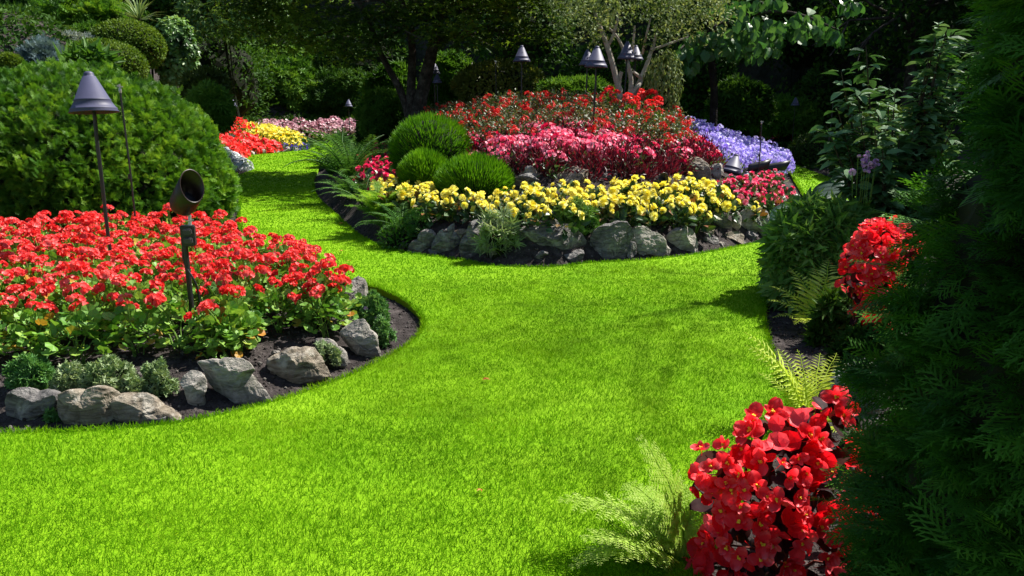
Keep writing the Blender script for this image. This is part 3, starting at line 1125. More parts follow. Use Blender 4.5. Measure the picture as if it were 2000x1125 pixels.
rock('pale stone at the bend of the island wall', (1503, 412, 1524, 458), 'rock', 27, .8, group=IB)
rock('pale stone near the right end of the pink begonias', (1516, 380, 1538, 414), 'rock', 28, .8, group=IB)
rock('small end stone above the soil strip', (1530, 362, 1548, 394), 'rock', 29, .8, group=IB)
rock('pale upright stone above the yellow flowers', (1020, 322, 1050, 354), 'rock', 30, .6, .2, group=UB)
rock('dark flat rock beside the grassy ball', (1006, 336, 1062, 368), 'rock_dark', 31, .7, .2, group=UB)
rock('dark arched rock below the pink flowers', (1082, 326, 1152, 364), 'rock_tan', 32, .7, group=UB)
rock('low mossy rock half buried below the pink flowers', (1158, 331, 1216, 352), 'rock_dark', 33, .8, group=UB)
outline_rock('brown upright rock between the pink and yellow flowers', [(1344, 318), (1358, 310), (1375, 315), (1388, 330), (1386, 352), (1355, 354), (1348, 338)], 'rock_tan', 34, 0.8, UB)
rock('grey rock beside the leaning cone lamp', (1378, 318, 1416, 350), 'rock', 35, .7, group=UB)
rock('flat pale stone among the yellow flowers', (1384, 366, 1424, 386), 'rock', 36, .8, .2, group=UB, lift=.03)
for i, (b, m_, lb) in enumerate([((950, 470, 980, 512), 'rock_dark', 'grey stone half hidden behind the rosette plant'), ((1100, 486, 1142, 516), 'rock_dark', 'low grey stone under the right end of the widest boulder'),
                                 ((1222, 470, 1244, 512), 'rock_dark', 'dark stone filling the gap left of the light grey block'), ((1290, 470, 1312, 504), 'rock', 'small stone between the light block and the squarish stone'),
                                 ((1398, 472, 1424, 484), 'rock', 'small stone at the foot of the flat slab'), ((1432, 470, 1460, 482), 'rock_dark', 'small dark stone in front of the stacked corner'),
                                 ((1508, 440, 1530, 466), 'rock', 'grey stone low at the bend of the island wall'), ((1524, 398, 1546, 424), 'rock_tan', 'tan stone outside the pink begonias'),
                                 ((1040, 488, 1072, 516), 'rock_dark', 'dark stone in the hollow below the widest boulder'), ((770, 470, 800, 494), 'rock_dark', 'dark stone under the low ferns'),
                                 ((834, 488, 856, 506), 'rock_dark', 'small stone at the foot of the pointed rock'), ((1340, 484, 1366, 500), 'rock', 'small stone at the foot of the squarish stone')]):
    rock(lb, b, m_, 130 + i, .9, .1, -.1, group=IB)
for i, (b, lb) in enumerate([((470, 289, 500, 304), 'leftmost stone edging the far red flowers'), ((496, 288, 522, 303), 'second stone from the left under the far red flowers'),
                             ((520, 287, 546, 301), 'middle stone under the far red flowers'), ((543, 286, 566, 300), 'pale stone under the far yellow flowers'),
                             ((562, 286, 582, 298), 'end stone beside the far indigo flowers')]):
    rock(lb, b, 'rock', 50 + i, .8, group='stones edging the far bed')

# ================================================================== SMALL ROCKERY PLANTS
T_TINY = t_leaf(.55, .1, .05)
T_WH = t_whorl(6, t_leaf(.42, .1, .1), 30)


def cushion(label, box_px, mat, T, size, n, name='cushion_plant', cat='plant', up=-.1, deep=.7, out=.9, jit=.35, flower=None, group=None):
    x0, y0, x1, y1 = box_px
    cx = (x0 + x1) / 2
    X, Y = hit(cx, y1, .0)
    s = F_PX / (Y * CP + CAM_H * SP)
    w, h = (x1 - x0) / s, (y1 - y0) / s
    rad = (w / 2, w / 2 * deep, h * .8)
    c = (0, w / 2 * deep, h * .2)
    t = thing(name, label, cat, (X, Y, sz(X, Y)), group=group)
    mb = MB()
    sd_ = random.randint(0, 99)
    P, Nn = ellipsoid_pts(int(n * 1.3), c, rad, .42, 2.4, .5, up, sd_)
    keep = fbm(P, 16 if w < .5 else 9, 2, sd_) > .40
    P, Nn = P[keep], Nn[keep]
    leafy(mb, T, P, Nn, size * 1.15, out, .25, jit, .35, clump_v(P, 9, 3))
    mb.build('foliage', mat, t)
    mb = MB()
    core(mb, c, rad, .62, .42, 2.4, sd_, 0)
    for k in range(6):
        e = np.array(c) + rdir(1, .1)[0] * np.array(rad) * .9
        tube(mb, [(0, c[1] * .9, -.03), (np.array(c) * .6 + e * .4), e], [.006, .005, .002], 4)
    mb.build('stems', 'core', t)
    if flower:
        mb = MB()
        P, Nn = ellipsoid_pts(flower[1], c, np.array(rad) * 1.08, .1, 3, .05, .2)
        mb.scatter(t_flower(5, .9, .1), P, axes(rdir(len(P)), Nn), flower[2])
        mb.build('blossoms', flower[0], t)
    return t


cushion('green leafy cushion on the dark flat-faced rock', (2, 712, 88, 780), 'sedum_green', T_WH, .024, 900)
cushion('grey-green sedum mat beside the dark cleft of the left bed', (98, 722, 158, 792), 'sage', T_WH, .020, 700, 'sedum')
cushion('largest grey-green sedum mat spreading over the brown rock', (145, 716, 268, 800), 'sage', T_WH, .020, 1700, 'sedum')
cushion('sparse straw-coloured sedum left of the layered rock', (268, 726, 334, 796), 'sage', T_WH, .019, 600, 'sedum')
cushion('tiny green seedling between two rocks at the lawn edge', (88, 806, 112, 832), 'sedum_green', T_WH, .02, 60, 'seedling')
cushion('green sedum tuft in front of the low grey rock', (614, 680, 660, 730), 'sage', T_WH, .022, 420, 'sedum')
cushion('feathery green trailing plant with violet flowers on the bare soil', (688, 588, 756, 650), 'sedum_green', T_WH, .028, 900, 'trailing_plant', flower=('mauve', 7, .018))
cushion('lower feathery trailing plant beside the pale upright boulder', (718, 630, 768, 684), 'sedum_green', T_WH, .026, 560, 'trailing_plant')
cushion('fine bright green cushion on the mossy rock of the island', (794, 418, 842, 470), 'sedum_green', T_TINY, .028, 1500)
cushion('rosette plant with long grey-green leaves hanging over the island wall', (936, 428, 1012, 518), 'sage', t_whorl(9, t_leaf(.17, .04, .2), 38), .10, 150, 'rosette_plant', jit=.25)
cushion('dark bushy rosemary growing over the widest boulder', (1092, 402, 1174, 474), 'peony', t_whorl(9, t_leaf(.16, .02, .05), 50), .055, 420, 'rosemary', out=.7)
cushion('small dwarf conifer cushion at the island corner', (1480, 388, 1512, 428), 'sedum_green', T_TINY, .035, 900, 'dwarf_conifer')
cushion('low dark leafy plant under the ferns of the island edge', (738, 440, 808, 498), 'fern_dark', t_leaf(.3), .07, 260)
cushion('low leafy tuft at the foot of the pink begonias', (1500, 340, 1536, 372), 'silver_leaf', t_leaf(.4), .06, 160)

# ================================================================== FLOWER PLANTS
T_OVAL = t_oval(.55)
T_FL5 = t_flower(5, .95, .12)


def geranium_head(seed):
    r = np.random.default_rng(seed)
    mb = MB()
    n = 24
    d = rdir(n, .0)
    P = d * np.array([.046, .046, .03]) + [0, 0, .012]
    Nn = unit(d + np.array([0, 0, .5]))
    mb.scatter(t_flower(5, .95, .08, 18), P, axes(rdir(n), Nn), r.uniform(.017, .024, n), np.clip(r.normal(.5, .28, n), 0, 1), 0)
    tube(mb, [(0, 0, -.19), (.008, .004, -.1), (0, 0, 0)], [.0035, .003, .003], 5, .6, 1)
    k = 5
    th = r.uniform(0, 6.28, k)
    mb.scatter((ICO[1][0] * np.array([.35, .35, 1]), ICO[1][1]), np.stack([.03 * np.cos(th), .03 * np.sin(th), np.full(k, -.012)], -1), axes(rdir(k, -.9), rdir(k)), .009, None, 1)
    return mb.mesh('flower_head', ['ger_red', 'stem'])


GER_HEADS = [geranium_head(60 + i) for i in range(4)]


def geranium_foliage(seed, n=92, R=.17, H=.29):
    mb = MB()
    r = np.random.default_rng(seed)
    d = rdir(n, -.1)
    rr = r.uniform(.45, 1, n)
    P = d * np.array([R, R, H * .85]) * rr[:, None] + np.array([0, 0, H * .28])
    v = np.clip(r.normal(.35, .18, n), 0, .74)
    low = P[:, 2] < H * .28
    v = np.where(low & (r.random(n) < .30), r.uniform(.82, 1, n), v)
    v = np.where(r.random(n) < .03, .95, v)
    Nn = unit(d + np.array([0, -.0, .9]))
    mb.scatter(t_round(11, .13, .035), P, axes(d + r.normal(size=(n, 3)) * .4 + np.array([0, 0, -.2]), Nn + r.normal(size=(n, 3)) * .3), r.uniform(.038, .076, n), v, 0)
    for k in range(9):
        e = P[r.integers(0, n)]
        tube(mb, [(r.normal() * .02, r.normal() * .02, -.04), e * np.array([.4, .4, .55]), e], [.006, .004, .002], 4, .4, 1)
    return mb.mesh('foliage', ['ger_leaf', 'stem'])


GER_FOL = [geranium_foliage(80 + i) for i in range(4)]
GER_FOL_S = geranium_foliage(90, 40, .10, .18)


def flower_plant(name, label, cat, foliage, blooms, n_bloom, rad, zc, size=(.9, 1.1), up=.1, group=None, part='blossom', tiltk=.5, seed=0):
    """prototype: Empty > foliage, and each blossom as a child"""
    r = np.random.default_rng(seed)
    t = thing(name, label, cat, group=group)
    link('foliage', foliage, t)
    k = 0
    ga = 2.39996
    for i in range(n_bloom):
        f = (i + .5) / n_bloom
        zz = 1 - f * (1 - up)
        rr = math.sqrt(max(0, 1 - zz * zz))
        a = ga * i + r.uniform(-.4, .4)
        p = np.array([rr * math.cos(a), rr * math.sin(a), zz]) * np.array(rad) * r.uniform(.86, 1.08) + [0, 0, zc]
        nn = Vector((rr * math.cos(a) * tiltk, rr * math.sin(a) * tiltk, max(.25, zz)))
        q = nn.to_track_quat('Z', 'Y').to_euler()
        o = link(part, blooms[int(r.integers(0, len(blooms)))], t, tuple(p), (q.x, q.y, q.z), float(r.uniform(*size)))
    return t


def plant_all(protos, places, labeler, group, smin=.88, smax=1.12, tilt=.06, pick=None):
    """copies of the prototypes (each with its parts) at the places; prototypes themselves leave the scene"""
    remember(*protos)
    for i, (x, y, z) in enumerate(places):
        p = protos[pick(x, y, i) if pick else random.randrange(len(protos))]
        dup(p, (x, y, z), random.uniform(0, 6.28), random.uniform(smin, smax), labeler(x, y, i), group, (random.uniform(-tilt, tilt), random.uniform(-tilt, tilt)))
    for p in protos:
        drop(p)


ger = [flower_plant('geranium', 'x', 'geranium', GER_FOL[i], GER_HEADS, [5, 6, 6, 5][i], (.165, .165, .20), .22, (.5, 1.0), .25, part='flower_head', tiltk=.35, seed=i) for i in range(4)]
ger_f = [flower_plant('geranium', 'x', 'geranium', GER_FOL[i], GER_HEADS, [2, 3, 2, 2][i], (.12, .12, .17), .22, (.75, 1.05), .3, part='flower_head', tiltk=.3, seed=10 + i) for i in range(4)]
GER_POLY = [(-190, 432), (0, 434), (60, 440), (120, 436), (180, 428), (230, 416), (300, 428), (360, 430), (450, 440), (500, 455), (550, 470), (620, 494), (664, 526),
            (674, 552), (664, 572), (630, 590), (570, 590), (480, 604), (440, 618), (330, 612), (250, 612), (100, 616), (0, 616), (-190, 616)]
ger_places = spots(GER_POLY, .285, .33, 3.6, 8.4, -6.6, -.7, 3)


def px_of(x, y, h=.35):
    a, b = project(x, y, sz(x, y) + h)
    return float(a), float(b)


def ger_label(x, y, i):
    a, b = px_of(x, y)
    if b > 560:
        return 'scarlet geranium in the front row with leaves above the bare soil'
    if a > 560:
        return 'scarlet geranium at the narrow right end of the left bed'
    if b < 470:
        return 'scarlet geranium in the back rows before the clipped conifer dome'
    return 'scarlet geranium crowded in the middle of the left bed'


def ger_group(x, y):
    return 'geraniums of the left bed'


plant_all(ger + ger_f, ger_places, ger_label, 'geraniums of the left bed', .85, 1.12, .08,
          pick=lambda x, y, i: (4 if px_of(x, y)[1] > 566 else 0) + random.randrange(4))
t = thing('geranium', 'small stunted geranium with yellowing leaves and no flower in front of the row', 'geranium', (*hit(462, 690), 0))
t.location.z = sz(t.location.x, t.location.y)
link('foliage', GER_FOL_S, t)

# ---- yellow begonias of the island
def begonia_bloom(seed):
    r = np.random.default_rng(seed)
    mb = MB()
    for ring, (n, tilt, s) in enumerate([(6, -12, 1.0), (5, 16, .95), (5, 40, .78), (4, 62, .55)][:int(r.integers(3, 5))]):
        for i in range(n):
            M4 = Matrix.Rotation(2 * math.pi * (i + .5 * ring + r.uniform(-.25, .25)) / n, 4, 'Z') @ Matrix.Rotation(math.radians(tilt + r.uniform(-16, 16)), 4, 'X') @ Matrix.Scale(s, 4)
            T = xf(t_petal(.95, .14), M4)
            mb.add(T[0] * .046, T[1], np.clip(.74 - .07 * ring + r.normal() * .15, 0, 1))
    return mb


def bloom_mesh(fn, mat, seed):
    return fn(seed).mesh('blossom', mat)


YB = [bloom_mesh(begonia_bloom, 'yellow', 100 + i) for i in range(6)]
PB = [bloom_mesh(begonia_bloom, 'pink', 110 + i) for i in range(2)] + [bloom_mesh(begonia_bloom, 'magenta', 115)]


def simple_foliage(seed, T, n, R, H, size, mat, out=.8, up=.2, lo=-.1, stem='stem', vmax=1.0, jit=.35):
    mb = MB()
    r = np.random.default_rng(seed)
    d = rdir(n, lo)
    P = d * np.array([R, R, H * .8]) * r.uniform(.4, 1, n)[:, None] + np.array([0, 0, H * .25])
    leafy(mb, T, P, d, size, out, up, jit, .3, np.clip(r.normal(.45, .25, n), 0, vmax))
    for k in range(6):
        e = P[r.integers(0, n)]
        tube(mb, [(0, 0, -.05), e * np.array([.5, .5, .55]), e], [.006, .005, .002], 4, .3, 1)
    return mb.mesh('foliage', [mat, stem])


BEG_F = [simple_foliage(120 + i, t_oval(.62, .08, .2), 46, .17, .24, .095, 'beg_leaf', .9, .05) for i in range(3)]
yel = [flower_plant('begonia', 'x', 'begonia', BEG_F[i % 3], YB, [6, 8, 5, 7][i], (.16, .16, .15), .17, (.55, 1.5), -.02, tiltk=1.0, seed=30 + i) for i in range(4)]
YEL_POLY = [(732, 366), (760, 352), (790, 346), (850, 356), (890, 375), (940, 372), (990, 372), (1040, 362), (1075, 344), (1110, 360), (1150, 350), (1200, 345), (1280, 348), (1340, 350), (1400, 352),
            (1420, 378), (1470, 382), (1475, 398), (1440, 408), (1340, 410), (1250, 412), (1150, 412), (1050, 410), (980, 410), (900, 406), (820, 394), (745, 385)]
YEL_POLY = [(x, y + 8) for x, y in YEL_POLY]
plant_all(yel, spots(YEL_POLY, .235, .22, 7.8, 12.5, -2.6, 4.4, 5),
          lambda x, y, i: ('yellow begonia below the three grassy balls' if px_of(x, y)[0] < 1000 else 'yellow begonia in the band above the grey boulders' if px_of(x, y)[0] < 1250 else 'yellow begonia right of the black spotlight'),
          'yellow begonias of the island', .85, 1.15, .1)
pnk = [flower_plant('begonia', 'x', 'begonia', BEG_F[i % 3], PB, 7, (.15, .15, .15), .13, (.8, 1.1), 0, tiltk=1.0, seed=40 + i) for i in range(3)]
plant_all(pnk, spots([(1398, 348), (1430, 352), (1500, 338), (1536, 352), (1534, 378), (1500, 392), (1450, 385), (1405, 372)], .24, .2, 9, 16, 2, 5.4, 6),
          lambda x, y, i: 'pink begonia around the leaning cone lamps', 'pink begonias at the right end of the island', .85, 1.1, .1)
plant_all([flower_plant('begonia', 'x', 'begonia', BEG_F[i], [PB[2]], 9, (.17, .17, .26), .1, (.8, 1.2), -.1, tiltk=1.0, seed=47 + i) for i in range(2)],
          [(*hit(a, b), 0.0) for a, b in []] + spots([(700, 318), (745, 280), (768, 300), (765, 360), (720, 365)], .34, .3, 9, 16, -4, -1.2, 8),
          lambda x, y, i: 'magenta begonia between the fern and the grassy ball', 'magenta begonias on the left of the island', .9, 1.15, .1)

# ---- pink impatiens and maroon foliage plants
IMPB = []
for i, mat in enumerate(['pink', 'pink', 'magenta']):
    mb = MB()
    n = 15
    d = rdir(n, .1)
    P = d * np.array([.075, .075, .045])
    mb.scatter(t_flower(5, 1.0, .05, 8), P, axes(rdir(n), unit(d + [0, -.3, .6])), RNG.uniform(.017, .025, n), np.clip(RNG.normal(.5, .3, n), 0, 1))
    IMPB.append(mb.mesh('blossom', mat))
IMP_F = [simple_foliage(130 + i, t_leaf(.34, .08, .2), 50, .19, .24, .09, 'imp_leaf', .9, .1) for i in range(2)]
imp = [flower_plant('impatiens', 'x', 'impatiens', IMP_F[i % 2], IMPB, [7, 8, 7][i], (.19, .19, .17), .15, (.85, 1.25), .05, tiltk=.8, seed=50 + i) for i in range(3)]
imp_f = [flower_plant('impatiens', 'x', 'impatiens', IMP_F[i % 2], IMPB, 3, (.15, .15, .14), .14, (.85, 1.1), .2, tiltk=.8, seed=55 + i) for i in range(2)]
IMP_POLY = [(885, 298), (905, 270), (940, 248), (1000, 236), (1040, 228), (1090, 222), (1130, 222), (1180, 232), (1230, 236), (1290, 238), (1340, 256), (1390, 288), (1398, 300),
            (1330, 300), (1250, 300), (1180, 300), (1100, 304), (1000, 302), (930, 304)]
imp_r = [flower_plant('impatiens', 'x', 'impatiens', IMP_F[i % 2], [IMPB[2]], 5, (.19, .19, .17), .15, (.8, 1.1), .05, tiltk=.8, seed=58 + i) for i in range(2)]
plant_all(imp + imp_f + imp_r, spots(IMP_POLY, .37, .28, 8.6, 14.5, -1.6, 4.4, 9),
          lambda x, y, i: ('pink impatiens in the front row above the soil slope' if px_of(x, y, .28)[1] > 290 else 'pink impatiens left of the cone lamp on the mound' if px_of(x, y, .28)[0] < 1160 else 'pink impatiens right of the cone lamp on the mound'),
          'pink impatiens on the island mound', .85, 1.2, .08, pick=lambda x, y, i: (3 + random.randrange(2)) if px_of(x, y, .28)[1] > 291 else (5 + random.randrange(2)) if px_of(x, y, .28)[0] > 1225 and random.random() < .7 else random.randrange(3))
MAR = []
for i in range(3):
    t = thing('bloodleaf', 'x', 'foliage plant')
    mb = MB()
    n = 190
    d = rdir(n, .05)
    P = d * np.array([.19, .19, .30]) * RNG.uniform(.45, 1, n)[:, None]
    leafy(mb, t_leaf(.22, .05, .1), P, d, .075, .7, .5, .4, .35)
    mb.build('foliage', 'maroon', t)
    mb = MB()
    for k in range(7):
        e = rdir(1, .5)[0] * np.array([.15, .15, .27])
        tube(mb, [(0, 0, -.05), e * .5, e], [.006, .005, .002], 4)
    mb.build('stems', 'maroon', t)
    MAR.append(t)
mar_pts = []
for a, b in [(985, 280), (1010, 296), (1040, 280), (1065, 300), (1095, 296), (1130, 290), (1180, 300), (1210, 296), (1235, 284), (1260, 296), (1290, 288), (1310, 300), (1340, 288), (1360, 300), (1380, 296),
             (1390, 288), (1105, 262), (1140, 258), (1230, 262), (1280, 262), (1320, 268), (1345, 262), (1010, 262), (1220, 310), (1300, 308), (1060, 288), (1240, 272), (1262, 280), (1300, 276), (1325, 280), (1350, 272), (1368, 286), (1275, 302), (1330, 302), (1350, 294), (1250, 290), (1200, 288), (1385, 302), (1310, 258), (1290, 250), (1120, 276), (1165, 282), (1375, 275), (930, 296), (1150, 308), (1330, 250), (1255, 315)]:
    x, y = hit(a, b, .28)
    mar_pts.append((x, y, sz(x, y)))
plant_all(MAR, mar_pts, lambda x, y, i: 'dark maroon foliage plant among the pink impatiens', 'maroon foliage plants among the impatiens', 1.0, 1.35, .1)

# ---- fuchsias
FUB = []
for i in range(3):
    mb = MB()
    n = 6
    th = RNG.uniform(0, 6.28, n)
    rr = RNG.uniform(.0, .06, n)
    P = np.stack([rr * np.cos(th), rr * np.sin(th), RNG.uniform(-.03, .03, n)], -1)
    bell = merge([xf(t_leaf(.30, .06, .0), Matrix.Rotation(1.57 * k, 4, 'Z') @ Matrix.Rotation(math.radians(-62), 4, 'X')) for k in range(4)])
    mb.scatter(bell, P, axes(rdir(n), np.array([[0, 0, 1.]] * n) + RNG.normal(size=(n, 3)) * .25), RNG.uniform(.055, .085, n))
    FUB.append(mb.mesh('blossom', 'fuchsia'))
FU_F = [simple_foliage(140 + i, t_leaf(.5, .06, .15), 620, .42, .66, .058, 'fuchsia_leaf', .8, .1, -.1, 'twig', jit=.6) for i in range(3)]
fuc = [flower_plant('fuchsia', 'x', 'fuchsia', FU_F[i], FUB, [8, 10, 8][i], (.41, .41, .50), .17, (.75, 1.1), .0, tiltk=.0, seed=60 + i) for i in range(3)]
FU_POLY = [(795, 225), (815, 200), (855, 184), (920, 174), (1000, 170), (1060, 170), (1120, 172), (1185, 176), (1240, 186), (1290, 196), (1330, 216), (1345, 240), (1330, 246), (1280, 232), (1220, 226), (1160, 218), (1100, 216), (1020, 222), (930, 236), (905, 240), (830, 240)]
plant_all(fuc, spots(FU_POLY, .54, .62, 9.5, 17, -3.2, 4.2, 12),
          lambda x, y, i: 'leafy fuchsia bush with hanging red flowers left of the pale-stemmed tree' if px_of(x, y, .6)[0] < 1160 else 'leafy fuchsia bush with red flowers right of the cone lamps',
          'fuchsia bushes along the top of the island', .85, 1.1, .05)
# red geraniums standing behind the fuchsias
plant_all([flower_plant('geranium', 'x', 'geranium', GER_FOL[i], GER_HEADS, 5, (.15, .15, .15), .3, (1.1, 1.5), .25, part='flower_head', tiltk=.4, seed=70 + i) for i in range(2)],
          [(*hit(a, b, .42), 0) for a, b in []] + [(x, y, sz(x, y) + .34) for x, y in [hit(a, b, .8) for a, b in [(1192, 172), (1232, 186), (1252, 180), (1268, 186), (1280, 196)]]],
          lambda x, y, i: 'scarlet geranium standing tall behind the fuchsias near the pale tree', 'geraniums behind the fuchsias', .9, 1.1)

# ---- violet petunias
PHB = []
for i in range(3):
    mb = MB()
    n = 12
    d = rdir(n, .0)
    P = d * np.array([.10, .10, .06])
    mb.scatter(t_flower(5, 1.0, .05, 12), P, axes(rdir(n), unit(d + [0, -.3, .5])), RNG.uniform(.022, .032, n), np.clip(RNG.normal(.45, .3, n), 0, 1))
    PHB.append(mb.mesh('blossom', 'phlox'))
PH_F = [simple_foliage(150 + i, t_leaf(.4, .06, .15), 70, .20, .26, .06, 'phlox_leaf', .8, .2) for i in range(2)]
phl = [flower_plant('petunia', 'x', 'petunia', PH_F[i % 2], PHB, [8, 9, 8][i], (.21, .21, .20), .13, (.85, 1.3), -.05, tiltk=.9, seed=75 + i) for i in range(3)]
PH_POLY = [(1330, 222), (1350, 218), (1392, 226), (1440, 240), (1490, 260), (1522, 290), (1542, 315), (1520, 322), (1470, 312), (1430, 304), (1400, 296), (1365, 262), (1342, 242)]
plant_all(phl, spots(PH_POLY, .36, .28, 9.5, 19, 2.0, 6.2, 14),
          lambda x, y, i: 'violet petunia spilling down the right shoulder of the island', 'violet petunias on the right of the island', .85, 1.2, .1)


# ---- small plants of the far beds: too small to show parts
def mound(seed, petal_mat, leaf_mat_, n_leaf, n_fl, R, H, fl, name):
    mb = MB()
    d = rdir(n_leaf, -.05)
    P = d * np.array([R, R, H * .8]) * RNG.uniform(.6, 1, n_leaf)[:, None] + [0, 0, H * .15]
    leafy(mb, t_leaf(.5, .06, .1), P, d, .075, .8, .2, .4, .3, None, 1)
    d = rdir(n_fl, .0)
    P = d * np.array([R, R, H * .85]) * RNG.uniform(.95, 1.12, n_fl)[:, None] + [0, 0, H * .2]
    mb.scatter(t_flower(5, 1, .1, 10), P, axes(rdir(n_fl), unit(d + [0, -.4, .5])), fl * RNG.uniform(.8, 1.2, n_fl), None, 0)
    return mb.mesh(name, [petal_mat, leaf_mat_])


def far_bed(name, cat, label, group, petal, leaf_, poly, spacing, h, y0, y1, x0, x1, n_fl=22, fl=.05, R=.2, seed=0, n_leaf=40, limit=90):
    ms = [mound(i, petal, leaf_, n_leaf, n_fl, R, h, fl, name) for i in range(2)]
    pl = spots(poly, spacing, h, y0, y1, x0, x1, seed)
    if len(pl) > limit:
        random.shuffle(pl)
        pl = sorted(pl[:limit], key=lambda p: p[1])
    for k, p in enumerate(pl):
        o = tag(link(name, ms[k % 2], None, p, (0, 0, random.uniform(0, 6.28)), random.uniform(.85, 1.25)), label, cat, group)


far_bed('begonia', 'begonia', 'bright red begonia in the far left bed above the stone edging', 'red begonias of the far bed', 'ger_red', 'mid_leaf',
        [(418, 266), (480, 263), (535, 272), (550, 286), (520, 293), (480, 296), (450, 290), (425, 280)], .27, .26, 20, 31, -12, -6.5, 34, .06, .2, 21)
far_bed('marigold', 'marigold', 'yellow marigold in the far left bed', 'yellow marigolds of the far bed', 'yellow', 'mid_leaf',
        [(468, 242), (500, 239), (560, 250), (586, 264), (582, 276), (556, 276), (520, 264), (470, 258)], .34, .3, 21, 32, -12, -6.5, 26, .05, .2, 22)
far_bed('geranium', 'geranium', 'tall red geranium at the back of the far left bed', 'geraniums of the far bed', 'ger_red', 'mid_leaf',
        [(428, 226), (470, 230), (492, 250), (470, 258), (432, 258)], .55, .4, 18, 33, -13, -7, 14, .06, .24, 23)
far_bed('white_alyssum', 'alyssum', 'white flowering cushion at the tip of the far left bed', 'white cushions by the clipped dome', 'white', 'silver_leaf',
        [(424, 286), (446, 290), (476, 308), (480, 322), (462, 330), (440, 318)], .27, .26, 14, 24, -9, -5, 34, .042, .19, 24)
far_bed('pansy', 'pansy', 'indigo pansy at the far end of the lawn', 'indigo pansies of the far bed', 'blue', 'mid_leaf',
        [(552, 284), (590, 276), (606, 284), (600, 291), (565, 293)], .3, .22, 20, 31, -10, -5.5, 16, .045, .18, 25)
far_bed('begonia', 'begonia', 'pale pink begonia with bronze leaves in the long row behind the far lawn', 'pale pink begonias behind the far lawn', 'palepink', 'bronze_leaf',
        [(476, 236), (560, 233), (640, 233), (722, 234), (722, 252), (640, 256), (560, 252), (490, 246)], .5, .42, 32, 40, -15, -4, 70, .05, .34, 26, 90)
far_bed('begonia', 'begonia', 'dark red begonia in the bed behind the violet petunias', 'red begonias behind the violet petunias', 'magenta', 'bronze_leaf',
        [(1494, 250), (1590, 252), (1592, 266), (1500, 266)], .4, .26, 21, 29, 7, 12, 24, .05, .24, 27)
far_bed('white_alyssum', 'alyssum', 'white flowering cushion in front of the dark red begonias', 'white cushions behind the violet petunias', 'white', 'silver_leaf',
        [(1512, 264), (1532, 262), (1534, 270), (1514, 271)], .35, .2, 20, 27, 7, 11, 20, .05, .2, 28, 30, 4)
far_bed('pansy', 'pansy', 'blue pansy at the right end of the dark red begonias', 'blue pansies by the sloping hedge', 'blue', 'silver_leaf',
        [(1588, 250), (1612, 248), (1606, 264), (1586, 266)], .35, .24, 20, 27, 8, 12, 20, .045, .2, 29, 30, 8)

# ================================================================== CLIPPED CONIFERS AND BALLS
SPR = [t_spray(8) for _ in range(3)]
SPR_FINE = [t_spray(12, 44, .022) for _ in range(3)]


def spray_cover(mb, P, Nn, size, out, up, jit, v, tpl=SPR, mi=0):
    k = RNG.integers(0, len(tpl), len(P))
    for i, T in enumerate(tpl):
        s = k == i
        D = Nn[s] * out + np.array([0, 0, up]) + RNG.normal(size=(s.sum(), 3)) * jit
        side = RNG.normal(size=(s.sum(), 3)) * .5 + Nn[s] + np.array([0, 0, .4])
        mb.scatter(T, P[s], axes(D, side), size * RNG.uniform(.7, 1.3, s.sum()), v[s], mi)


def clipped_dome():
    c, rad = (-5.9, 10.4), (2.06, 2.06, 1.80)
    z = sz(*c)
    t = thing('thuja_dome', 'huge clipped thuja dome with feathery green sprays behind the geraniums', 'shrub', (c[0], c[1], z))
    mb = MB()
    cc = (0, 0, .12)
    C, Cn = ellipsoid_pts(8000, cc, rad, .06, 4.5, .10, -.12, 4)
    C += Cn * (.12 * (fbm(C, 3.4, 2, 9) - .5) + .17 * (fbm(C, 9, 2, 19) - .5))[:, None]
    tt = np.clip(np.abs((C[:, 2] - cc[2]) / rad[2]), 0, .96)
    C[:, :2] *= np.clip((1 - tt ** 2.35) ** (1 / 2.35) / np.sqrt(1 - tt ** 2), 1, 1.2)[:, None]
    k = C[:, 2] > -.1
    C, Cn = C[k], Cn[k]
    m = 8
    ax = unit(Cn * .9 + np.array([0, 0, .55]) + RNG.normal(size=C.shape) * .22)
    P = np.repeat(C - ax * .075, m, 0) + RNG.normal(size=(len(C) * m, 3)) * .018
    Nn = np.repeat(ax, m, 0)
    v = np.clip(.46 + 1.0 * (fbm(P, 2.6, 3, 12) - .5) + np.repeat(RNG.normal(size=len(C)) * .16, m) + RNG.normal(size=len(P)) * .10, 0, 1)
    spray_cover(mb, P, Nn, .088, 1.0, 0, .42, v)
    mb.build('foliage', 'thuja', t)
    mb = MB()
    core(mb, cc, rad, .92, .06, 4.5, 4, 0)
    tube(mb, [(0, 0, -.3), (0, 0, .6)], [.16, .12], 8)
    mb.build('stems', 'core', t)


clipped_dome()


